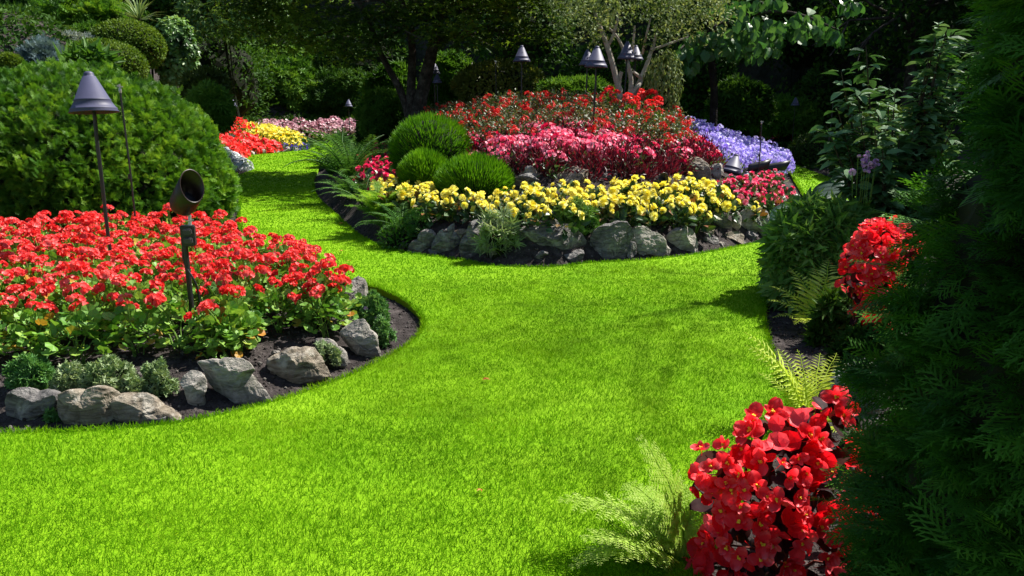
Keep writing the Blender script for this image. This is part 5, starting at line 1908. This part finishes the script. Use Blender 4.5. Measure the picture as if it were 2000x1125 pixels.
MAUVE = [bloom_mesh(begonia_bloom, 'mauve', 160 + i) for i in range(2)]
mauve_flowers()


def hosta():
    c = at_depth(1632, 460, 7.2)
    z0 = sz(c.x, c.y)
    t = thing('hosta', 'blue-grey hosta with a few huge ribbed leaves by the path', 'hosta', (c.x, c.y, z0))
    u, s = np.linspace(0, 1, 15), np.linspace(-1, 1, 17)
    V = [(.46 * b * math.sin(math.pi * min(1, (.16 + .84 * a))) ** .62 * (1 if a > .05 else .8), a - .10 * abs(b) * (1 - a), -.22 * a * a + .10 * abs(b) ** 1.3 + .022 * math.cos(8 * math.pi * b) * (1 - a) + .03 * math.sin(5 * a + 2 * b)) for a in u for b in s]
    F = [(i * 17 + j, i * 17 + j + 1, (i + 1) * 17 + j + 1, (i + 1) * 17 + j) for i in range(14) for j in range(16)]
    mb = MB()
    mb.add(np.array(V), F, np.clip(np.array([.45 + .40 * math.cos(8 * math.pi * b) for a in u for b in s]) + RNG.normal(size=len(V)) * .06, 0, 1))
    me = mb.mesh('leaf', 'hosta', True)
    st = MB()
    for a, b, Y, L, az, pit in [(1650, 385, 7.1, .34, -95, 14), (1692, 366, 7.05, .34, -78, 26), (1610, 420, 6.95, .36, -110, 0), (1596, 428, 6.9, .34, -100, 6), (1560, 428, 6.8, .34, -115, 8),
                                (1660, 420, 7.0, .36, -140, -12), (1705, 395, 7.3, .36, 40, 10), (1690, 430, 7.1, .3, 170, -10)]:
        p = at_depth(a, b, Y)
        q = np.array([p.x - c.x, p.y - c.y, p.z - z0])
        link('leaf', me, t, tuple(q), (math.radians(pit), (-.75 if math.sin(-math.radians(az)) > 0 else .75) * abs(math.sin(math.radians(az))) + random.uniform(-.1, .1), -math.radians(az)), L)
        tube(st, [(q[0] * .2, q[1] * .2, -.05), q * np.array([.6, .6, .7]), q], [.014, .011, .008], 6)
    st.build('stems', 'stem', t)


hosta()


def yucca():
    c = at_depth(272, 42, 26)
    t = thing('yucca', 'spiky pale yucca rosette on the upper left terrace', 'yucca', (c.x, c.y, c.z - .15), group=None)
    d = rdir(70, -.25)
    mb = MB()
    mb.scatter((np.array([(-.03, 0, 0), (.03, 0, 0), (.026, .6, -.03), (-.026, .6, -.03), (0, 1, -.22)]), [(0, 1, 2, 3), (3, 2, 4)]), np.zeros((70, 3)) + [0, 0, .2], axes(d + [0, 0, .35], d + [0, 0, 1.2]), RNG.uniform(.6, 1.0, 70))
    mb.build('foliage', 'sage', t)
    mb = MB()
    zz = sz(c.x, c.y) - c.z
    tube(mb, [(0, 0, min(-.3, zz)), (0, 0, .25)], [.1, .07], 8)
    mb.build('trunk', 'bark', t)


yucca()

# ================================================================== TREES
def grow(mb, p, d, L, r, depth, tips, spread=.6, droop=0., seg=4, mi=0):
    pts = [np.array(p)]
    d = np.array(d, float)
    for i in range(seg):
        d = unit((d + RNG.normal(size=3) * .13 + np.array([0, 0, -droop]))[None])[0]
        pts.append(pts[-1] + d * L / seg)
    tube(mb, pts, np.linspace(r, r * .62, seg + 1), 7 if r > .03 else 4, .5, mi)
    if depth == 0:
        tips.append((pts[-1], d))
        return
    k = 3 if depth > 1 else 3
    for i in range(k):
        e = unit((d + RNG.normal(size=3) * spread + np.array([0, 0, .05]))[None])[0]
        grow(mb, pts[-1] if i else pts[-1], e, L * random.uniform(.62, .85), r * .6, depth - 1, tips, spread, droop, 3, mi)
    if depth > 1:
        e = unit((d + RNG.normal(size=3) * spread * 1.2)[None])[0]
        grow(mb, pts[2], e, L * .6, r * .4, depth - 2, tips, spread, droop, 3, mi)


def px_stem(mb, pts, Y, radii, org):
    """a limb drawn through photo pixels at depth Y (+ own depth offset)"""
    W = [np.array(at_depth(a, b, Y + (c[0] if c else 0))) - org for a, b, *c in pts]
    W = chaikin(W, 2, False)
    tube(mb, W, np.interp(np.linspace(0, 1, len(W)), np.linspace(0, 1, len(radii)), radii), 9)
    return W


def maple():
    Y = 17.5
    b = at_depth(815, 196, Y)
    org = np.array([b.x, b.y, sz(b.x, b.y)])
    t = thing('maple_tree', 'dark spreading maple with leaning trunks at the back of the island', 'tree', tuple(org))
    mb = MB()
    zb = 236
    px_stem(mb, [(812, zb), (822, 190), (834, 140), (846, 90), (858, 30), (880, -60)], Y, [.19, .16, .14, .12, .10, .07], org)
    mb.build('trunk', 'bark', t)
    mb = MB()
    px_stem(mb, [(800, zb), (803, 180), (804, 130), (806, 90), (796, 40), (770, -40)], Y, [.13, .11, .09, .08, .07, .05], org)
    mb.build('trunk', 'bark', t)
    mb = MB()
    px_stem(mb, [(800, zb), (788, 190), (768, 150), (745, 110), (728, 60, -.3), (700, 0, -.5)], Y, [.10, .085, .075, .06, .05, .04], org)
    mb.build('trunk', 'bark', t)
    mb = MB()
    for k in range(26):
        a = random.choice([(858, 30), (846, 80), (796, 40), (735, 80), (700, 0), (880, -50), (770, -30)])
        p = np.array(at_depth(a[0], a[1], Y)) - org
        az = random.uniform(0, 6.28)
        L = random.uniform(1.2, 3.2)
        q = p + np.array([math.cos(az) * L, math.sin(az) * L * .8, random.uniform(-.2, .9)])
        tube(mb, [p, (p + q) / 2 + [0, 0, .25], q], [.04, .025, .008], 5)
    mb.build('limb', 'bark', t)
    # layered plates of foliage
    P = []
    c0 = np.array(at_depth(770, -20, Y)) - org
    plates = []
    for k in range(100):
        d = rdir(1, -.45)[0]
        rr = random.random() ** .4
        c = c0 + d * np.array([3.9, 2.8, 2.0]) * rr + [0, 0, .55]
        plates.append((c, random.uniform(.5, 1.1)))
    for a, b_, w, dy in [(735, 78, .5, -1.2), (870, 62, .6, -1.6), (890, 40, .5, -1.6), (820, 45, .7, -1.4), (700, 60, .6, -1), (620, 40, .9, -.5), (560, 30, .9, 0), (500, 15, .8, 0), (650, 80, .8, .4), (960, 20, .8, -.4),
                         (1000, 40, .8, .3), (1040, 60, .6, .6), (930, 70, .7, .6), (590, 75, .7, .6), (780, 20, .9, -.8), (1085, 58, .5, .6), (690, 105, .6, .8), (470, 45, 1.0, 1), (530, 60, 1.0, .8), (640, 20, 1.1, 0), (730, 30, 1.1, -.5), (560, -10, 1.2, 0), (450, 0, 1.1, .5), (980, -10, 1.1, 0), (900, -10, 1.1, -.8), (1060, 10, 1.0, .4), (840, 5, 1.0, -1)]:
        plates.append((np.array(at_depth(a, b_, Y + dy)) - org, w))
    for c, w in plates:
        n = int(190 * w)
        th, rr = RNG.uniform(0, 6.28, n), np.sqrt(RNG.random(n)) * w
        q = np.stack([rr * np.cos(th), rr * np.sin(th), RNG.normal(size=n) * .10 - .18 * (rr / w) ** 2], -1) + c
        P.append(q)
    P = np.concatenate(P)
    n = len(P)
    mb = MB()
    D = RNG.normal(size=(n, 3)) * np.array([1, 1, .25]) + np.array([0, -.2, -.35])
    mb.scatter(t_star(5), P, axes(D, np.array([[0, -.2, 1.]] * n) + RNG.normal(size=(n, 3)) * .35), RNG.uniform(.13, .23, n), clump_v(P, 1.0, 4, .8))
    mb.build('crown', 'maple', t)


maple()


def pale_tree():
    Y = 14.0
    b = at_depth(1215, 215, Y)
    org = np.array([b.x, b.y, sz(b.x, b.y)])
    t = thing('pale_stemmed_tree', 'small tree with pale forked stems and light leaves on the island top', 'tree', tuple(org))
    mb = MB()
    W = [px_stem(mb, p, Y, r, org) for p, r in [
        ([(1214, 240), (1211, 180), (1205, 160), (1198, 130), (1188, 95), (1176, 62), (1160, 20)], [.075, .062, .055, .050, .045, .035, .02]),
        ([(1186, 92), (1194, 78), (1200, 65), (1210, 20)], [.032, .028, .024, .015]),
        ([(1232, 240), (1230, 190), (1234, 160), (1228, 130), (1220, 100), (1205, 70), (1190, 55)], [.06, .05, .045, .038, .03, .022, .015]),
        ([(1208, 175), (1210, 150), (1214, 140)], [.045, .04, .03]),
        ([(1232, 195, .3), (1246, 168, .3), (1262, 130, .4), (1274, 95, .5), (1284, 60, .5)], [.055, .05, .04, .032, .02]),
        ([(1220, 195), (1242, 175), (1256, 155, .2), (1236, 140)], [.05, .042, .036, .02]),
        ([(1234, 120), (1236, 90), (1240, 50)], [.03, .024, .014]), ([(1255, 105, .3), (1262, 70), (1272, 30)], [.024, .02, .012]),
        ([(1272, 98, .4), (1310, 84, .4), (1345, 72, .4)], [.026, .02, .010])]]
    mb.build('trunk', 'bark_pale', t)
    mb = MB()
    P = []
    c0 = np.array(at_depth(1238, 10, Y)) - org
    for k in range(150):
        d = rdir(1, -.55)[0]
        c = c0 + d * np.array([1.65, 1.3, .95]) * random.random() ** .33
        P.append(c + RNG.normal(size=(34, 3)) * np.array([.17, .17, .12]))
    for a, b_ in [(1100, 35), (1110, 10), (1130, 50), (1150, 30), (1175, 55), (1350, 35), (1385, 40), (1400, 55), (1330, 60), (1290, 75), (1260, 85), (1370, 15), (1310, 45), (1390, 20), (1150, 62)]:
        c = np.array(at_depth(a, b_, Y - .5)) - org
        P.append(c + RNG.normal(size=(45, 3)) * np.array([.16, .2, .12]))
    P = np.concatenate(P)
    n = len(P)
    mb.scatter(t_leaf(.55, .08, .15), P, axes(RNG.normal(size=(n, 3)) + [0, 0, -.3], np.array([[0, -.2, 1.]] * n) + RNG.normal(size=(n, 3)) * .5), RNG.uniform(.05, .095, n), clump_v(P, 1.6, 5, .9))
    mb.build('crown', 'pale_tree', t)


pale_tree()


def catalpa():
    Y = 17.5
    b = at_depth(1392, 240, Y)
    org = np.array([b.x, b.y, sz(b.x, b.y)])
    t = thing('catalpa_tree', 'catalpa with a low branch of big hanging leaves above the violet petunias', 'tree', tuple(org))
    mb = MB()
    px_stem(mb, [(1392, 262), (1396, 180), (1390, 120), (1384, 50), (1400, -40), (1410, -160)], Y, [.10, .085, .08, .075, .07, .05], org)
    mb.build('trunk', 'bark_shaded', t)
    mb = MB()
    A = px_stem(mb, [(1386, 60), (1440, 32), (1500, 22), (1560, 25, -.4), (1640, 60, -.6)], Y, [.07, .055, .04, .03, .012], org)
    B = px_stem(mb, [(1385, 70), (1350, 75, -.4), (1330, 95, -.7)], Y, [.05, .03, .012], org)
    C = px_stem(mb, [(1390, 20), (1440, -20), (1520, -30), (1620, -10)], Y, [.06, .05, .03, .012], org)
    mb.build('limb', 'bark', t)
    P, k = [], 0
    for a, b_, w, h in [(1345, 92, 30, 30), (1345, 120, 25, 25), (1370, 78, 40, 25), (1400, 85, 40, 28), (1440, 75, 40, 35), (1480, 60, 50, 35), (1490, 88, 35, 22), (1530, 55, 40, 26), (1450, 48, 40, 20),
                        (1580, 45, 40, 22), (1610, 55, 35, 25), (1630, 66, 20, 18), (1430, 8, 50, 16), (1500, 0, 40, 12), (1400, 10, 30, 14), (1570, 30, 30, 14), (1660, 8, 30, 16)]:
        n = int(w * h * .040) + 6
        px, py = RNG.normal(a, w * .42, n), RNG.normal(b_, h * .42, n)
        for u, v_ in zip(px, py):
            P.append(np.array(at_depth(u, v_, Y + RNG.uniform(-.9, .5))) - org)
    c0 = np.array(at_depth(1440, -150, Y)) - org + np.array([.5, 3.6, .6])
    P = np.concatenate([np.array(P), c0 + rdir(1500, -.5) * np.array([3.0, 2.4, 1.6]) * (RNG.random((1500, 1)) ** .4) + np.array([0, 0, .4])])
    n = len(P)
    mb = MB()
    mb.scatter(t_oval(.72, .09, .25), P, axes(np.array([0, -.1, -1.0]) + RNG.normal(size=(n, 3)) * .45, np.array([[0, -1., .55]] * n) + RNG.normal(size=(n, 3)) * .5), RNG.uniform(.17, .29, n), clump_v(P, 1.2, 9, .8))
    mb.build('crown', 'catalpa', t)


catalpa()


def crown_tree(label, base, H, rad, zc, mat, n, leaf, size, name='broadleaf_tree', lump=.4, trunk_r=.14, group=None, T=None):
    z0 = sz(*base)
    t = thing(name, label, 'tree', (base[0], base[1], z0), group=group)
    mb = MB()
    tips = []
    tube(mb, [(0, 0, -.3), (.05, 0, zc * .5), (0, .05, zc)], [trunk_r * 1.25, trunk_r, trunk_r * .8], 9)
    for k in range(6):
        a = random.uniform(0, 6.28)
        grow(mb, (0, 0, zc * random.uniform(.55, 1)), (math.cos(a), math.sin(a), .9), rad[0] * .7, trunk_r * .5, 2, tips)
    mb.build('trunk', 'bark', t)
    mb = MB()
    P, Nn = ellipsoid_pts(n, (0, 0, zc + rad[2] * .3), rad, lump, 1.8, .75, -1, random.randint(0, 99))
    keep = fbm(P, 1.1, 2, 77) > .36
    P, Nn = P[keep], Nn[keep]
    leafy(mb, leaf, P, Nn, size, .5, -.1, .7, .3, clump_v(P, .9, 8, .9))
    mb.build('crown', mat, t)


RT = 'trees shading the right side'
crown_tree('tall thin-crowned tree whose shade dims the right of the lawn', (7.8, 9.9), 12, (2.5, 2.4, 2.0), 10.0, 'mid_leaf', 15000, LF, .05, trunk_r=.032, group=RT)
crown_tree('dark tree behind the sloping hedge', (14.2, 19.5), 9, (2.2, 2.2, 3.0), 4.2, 'dark_leaf', 9000, LF, .17, group=RT)
crown_tree('dark tree at the far right by the quarry', (11.2, 22.5), 10, (2.6, 2.6, 3.6), 4.5, 'dark_leaf', 9000, LF, .2, group=RT)
crown_tree('dark tree deep in the shade behind the small right-hand lamp', (7.6, 29.5), 10, (2.8, 2.4, 3.6), 4.8, 'dark_leaf', 9000, LF, .22, group=RT)

# ================================================================== GARDEN LAMPS
SHADE_PROF = [(.0, .285), (.018, .284), (.030, .276), (.035, .262), (.0355, .252), (.038, .2515), (.043, .25), (.116, .090), (.121, .088), (.122, .080), (.120, .077), (.149, .028), (.155, .026), (.156, .018), (.154, .014), (.166, .0),
              (.163, -.004), (.158, .002), (.120, .075), (.040, .245), (.0, .25)]


def shade_meshes():
    mb = MB()
    lathe(mb, SHADE_PROF[5:], 40)
    body = mb.mesh('lamp_shade', 'lamp', True)
    mb = MB()
    lathe(mb, SHADE_PROF[:6] + [(.0, .25)], 28)
    cap = mb.mesh('cap', 'lamp', True)
    mb = MB()
    lathe(mb, [(.0, .12), (.012, .118), (.02, .10), (.022, .07), (.016, .05), (.0, .045)], 14)
    bulb = mb.mesh('bulb', 'lamp_in', True)
    return body, cap, bulb


SH_BODY, SH_CAP, SH_BULB = shade_meshes()


def path_lamp(label, shade_px, Y, width_px, tilt=(0, 0), stem_base=None, bend=.03, col='black', group='cone-shaded garden lamps'):
    """shade_px: centre of the rim; width_px: rim width in the photo; the stem runs down into the soil"""
    p = at_depth(shade_px[0], shade_px[1], Y)
    s = F_PX / (Y * CP - (p.z - CAM_H) * SP)
    k = (width_px / s) / .332
    bx, by = (stem_base if stem_base else (p.x, p.y))
    z0 = sz(bx, by)
    t = thing('garden_lamp', label, 'lamp', (bx, by, z0), group=group)
    q = (p.x - bx, p.y - by, p.z - z0)
    sh = link('lamp_shade', SH_BODY, t, q, (tilt[0], tilt[1], 0), k)
    link('cap', SH_CAP, sh)
    link('bulb', SH_BULB, sh)
    up = Euler((tilt[0], tilt[1], 0)).to_matrix() @ Vector((0, 0, 1))
    top = Vector(q) + up * .22 * k
    lo = Vector(q) - up * .04 * k
    H = q[2]
    mb = MB()
    pts = [(0, 0, -.15), (0, 0, H * .35), (q[0] * .62, q[1] * .5, H * .70), tuple(Vector((q[0] * .92 + bend * .3, q[1] * .8, H * .83))), tuple(lo), tuple(top)]
    pts = chaikin(pts, 2, False)
    tube(mb, pts, .014 * max(.8, min(1, k)), 9)
    box(mb, (0, 0, .0), (.05, .05, .06), 0, None, .006)
    mb.build('stem', col, t, smooth=False)
    return t


p = at_depth(216, 500, 5.8)
path_lamp('slate-blue cone lamp on a bent black stem among the scarlet geraniums', (184, 219), 5.8, 90, (math.radians(-4), math.radians(-3.5)), (p.x, p.y), -.02)
path_lamp('slate-blue cone lamp standing in the pink impatiens', (1164, 131), 11.0, 46, (0, math.radians(2)), (at_depth(1159, 240, 11.0).x, 11.0), .02)
path_lamp('slate-blue cone lamp hiding behind the one in the impatiens', (1147, 127), 13.2, 34, (0, 0), (at_depth(1144, 200, 13.2).x, 13.2), 0)
path_lamp('slate-blue cone lamp in front of the pale-stemmed tree', (1224, 115), 13.0, 38, (0, math.radians(1)), (at_depth(1218, 205, 13.0).x, 13.0), .02)
path_lamp('slate-blue cone lamp half hidden right of the pale stems', (1241, 117), 15.2, 32, (0, 0), (at_depth(1241, 205, 15.2).x, 15.2), 0)
path_lamp('cone lamp lit only along its right side, before the dark bushes', (1019, 120), 14.5, 35, (0, 0), (at_depth(1018, 180, 14.5).x, 14.5), .01)
path_lamp('dim cone lamp behind the thick maple trunk', (848, 144), 18.6, 26, (0, 0), None, 0)
path_lamp('low cone lamp right below the maple trunk', (854, 162), 16.5, 20, (0, 0), None, 0)
path_lamp('cone lamp peeking over the left shoulder of the thuja dome', (14, 166), 15.5, 32, (0, 0), None, 0)
path_lamp('small far cone lamp behind the red geraniums by the thuja dome', (455, 208), 27.5, 17, (0, 0), None, 0)
path_lamp('tiny far cone lamp before the dark rhododendron', (681, 208), 28.6, 16, (0, 0), None, 0)
path_lamp('small far cone lamp in the dark shrubs on the right', (1553, 206), 24.5, 18, (0, 0), None, 0)
path_lamp('larger leaning cone lamp low over the pink begonias', (1428, 338), 11.8, 44, (math.radians(-8), math.radians(16)), None, 0, group='leaning cone lamps')
path_lamp('smaller leaning cone lamp down in the pink begonias', (1455, 364), 11.0, 34, (math.radians(-4), math.radians(4)), None, 0, group='leaning cone lamps')


def spot_can(parent, L, r, M4, mat, name='lamp_hood'):
    mb = MB()
    prof = [(.0, 0), (r * .6, 0), (r * .85, .01), (r * .95, .03), (r, .06), (r * 1.02, L * .55), (r * 1.03, L), (r * .96, L), (r * .95, L * .5), (r * .9, .08), (0, .06)]
    n0 = mb.n
    lathe(mb, prof, 32, 0, M4)
    # slanted cut of the hood
    V = mb.v[-1]
    inv = np.linalg.inv(np.array(M4))
    Lc = V @ inv[:3, :3].T + inv[:3, 3]
    far = Lc[:, 2] > L * .4
    Lc[far, 2] += Lc[far, 1] * .75
    m = np.array(M4)
    mb.v[-1] = Lc @ m[:3, :3].T + m[:3, 3]
    o = mb.build(name, mat, parent, smooth=True)
    mb = MB()
    lathe(mb, [(0, .07), (r * .88, .075), (r * .88, .085), (0, .09)], 24, 0, M4)
    mb.build('lens', 'grey_plastic', o, smooth=True)
    return o


def big_spot():
    Y = 4.62
    b = at_depth(370, 560, Y)
    z0 = sz(b.x, b.y)
    t = thing('spotlight', 'bronze spotlight hood on a black post with an outlet box in the geraniums', 'spotlight', (b.x, b.y, z0))
    org = np.array([b.x, b.y, z0])
    J = np.array(at_depth(370, 432, Y)) - org
    bx = np.array(at_depth(368, 460, Y)) - org
    low = np.array(at_depth(352, 408, Y)) - org
    axis = Vector((.16, -.10, .20)).normalized()
    ref = Vector((0, -1, 0))
    q = axis.to_track_quat('Z', 'Y').to_matrix().to_4x4()
    M4 = Matrix.Translation(Vector(low)) @ q
    h = spot_can(t, .20, .078, M4, 'copper')
    mb = MB()
    tube(mb, [(0, 0, -.2), (0, 0, bx[2] - .03)], .016, 10)
    mb.build('post', 'black', t)
    mb = MB()
    tube(mb, [J - [0, 0, .05], J + [0, .01, .03], np.array(low) + [.02, 0, .0]], [.011, .011, .013], 8)
    tube(mb, [J + [-.03, -.012, .012], J + [0, -.02, .004], J + [.032, -.012, .01]], .004, 6)
    mb.build('knuckle', 'steel', t)
    mb = MB()
    M5 = Matrix.Translation(Vector(bx)) @ Matrix.Rotation(.15, 4, 'Z')
    box(mb, (0, 0, 0), (.082, .05, .128), 0, M5, .006)
    bo = mb.build('outlet_box', 'black', t)
    for dz in (-.026, .028):
        mb = MB()
        box(mb, (.004, -.034, dz), (.052, .022, .036), 0, M5, .006)
        box(mb, (.004, -.047, dz + .008), (.040, .010, .012), 0, M5, .003)
        mb.build('outlet_cover', 'grey_plastic', bo)
    mb = MB()
    c = [bx + [-.036, 0, -.04], bx + [-.045, -.01, -.12], bx + [-.03, -.01, -.20], bx + [.012, -.02, -.26], bx + [.03, -.01, -.33], bx + [.03, 0, -.45]]
    tube(mb, chaikin(c, 2, False), .006, 7)
    mb.build('cable', 'black', t)


big_spot()


def small_spot(label, px, Y, axis, L, r):
    p = at_depth(px[0], px[1], Y)
    z0 = sz(p.x, p.y)
    t = thing('spotlight', label, 'spotlight', (p.x, p.y, z0), group='small black spotlights on the island')
    q = Vector((0, 0, p.z - z0))
    M4 = Matrix.Translation(q) @ Vector(axis).normalized().to_track_quat('Z', 'Y').to_matrix().to_4x4()
    spot_can(t, L, r, M4, 'black')
    mb = MB()
    tube(mb, [(0, 0, -.1), (0, 0, q.z + .02)], .014, 8)
    lathe(mb, [(0, q.z - .05), (.03, q.z - .05), (.03, q.z - .01), (0, q.z - .01)], 12)
    mb.build('post', 'black', t)


small_spot('small black spotlight among the yellow begonias', (1285, 364), 9.2, (.14, -.35, .30), .15, .065)
small_spot('black spotlight lying low in front of the violet petunias', (1462, 330), 12.0, (.9, -.15, .22), .30, .075)
small_spot('rightmost black spotlight against the violet petunias', (1496, 330), 12.6, (.9, -.25, .18), .34, .075)


def riser(label, px, top_py, Y):
    a = at_depth(px, top_py, Y)
    z0 = sz(a.x, a.y)
    t = thing('sprinkler_riser', label, 'sprinkler', (a.x, a.y, z0), group='sprinkler pipes')
    H = a.z - z0
    mb = MB()
    tube(mb, [(0, 0, -.1), (.008, 0, H * .5), (0, 0, H * .95)], .009, 7)
    lathe(mb, [(0, H * .46), (.018, H * .46), (.018, H * .49), (0, H * .49)], 8)
    mb.build('pipe', 'black', t)
    mb = MB()
    lathe(mb, [(0, H * .95), (.012, H * .95), (.014, H * .965), (.008, H * .98), (.008, H), (0, H)], 10)
    box(mb, (.016, 0, H * .985), (.026, .010, .012), 0, None, .002)
    box(mb, (-.014, 0, H * .99), (.02, .008, .016), 0, None, .002)
    mb.build('nozzle', 'steel', t)


riser('thin sprinkler pipe right of the large cone lamp before the thuja dome', 233, 164, 7.4)
riser('thin sprinkler pipe with a pale head before the violet petunias', 1488, 236, 11.9)
riser('sprinkler pipe left of the dark yellow-green bush', 968, 118, 16.0)
riser('sprinkler pipe at the far right by the sloping hedge', 1628, 186, 17.5)


def valve_box():
    x, y = hit(305, 829)
    z0 = sz(x, y)
    t = thing('valve_box', 'round plastic valve ring with brown litter at the lawn edge', 'valve box', (x, y + .03, max(z0, -.05) + .005))
    mb = MB()
    lathe(mb, [(.052, -.04), (.056, -.04), (.057, .028), (.055, .032), (.051, .030), (.050, -.02)], 30)
    mb.build('rim', 'grey_plastic', t, smooth=True)
    mb = MB()
    r = np.linspace(0, .0505, 6)
    lathe(mb, [(a, .010 + .003 * math.sin(i * 2.1)) for i, a in enumerate(r)], 18)
    mb.build('litter', 'brown', t)


valve_box()


def fallen_leaf(label, px, py, s, rz):
    x, y = at(px, py, .012)
    mb = MB()
    T = t_star(5)
    mb.add(T[0] * np.array([1, 1, 1.6]) * s, T[1], np.linspace(.2, .9, len(T[0])))
    o = mb.build('fallen_leaf', 'dead_leaf', None, (x, y, .022))
    o.rotation_euler = (.15, .1, rz)
    tag(o, label, 'leaf', 'fallen leaves on the lawn')


fallen_leaf('orange fallen leaf on the grass by the left edge of the island', 672, 438, .09, 1.0)
fallen_leaf('orange petal lying upright on the lawn behind the geraniums', 674, 491, .08, 2.0)
fallen_leaf('small orange petal on the lawn nearest the geranium tip', 683, 510, .06, 3.0)
fallen_leaf('brown fallen leaf on the open lawn in the middle', 952, 746, .055, .4)
fallen_leaf('small brown leaf on the sunny front lawn', 944, 958, .04, 2.4)
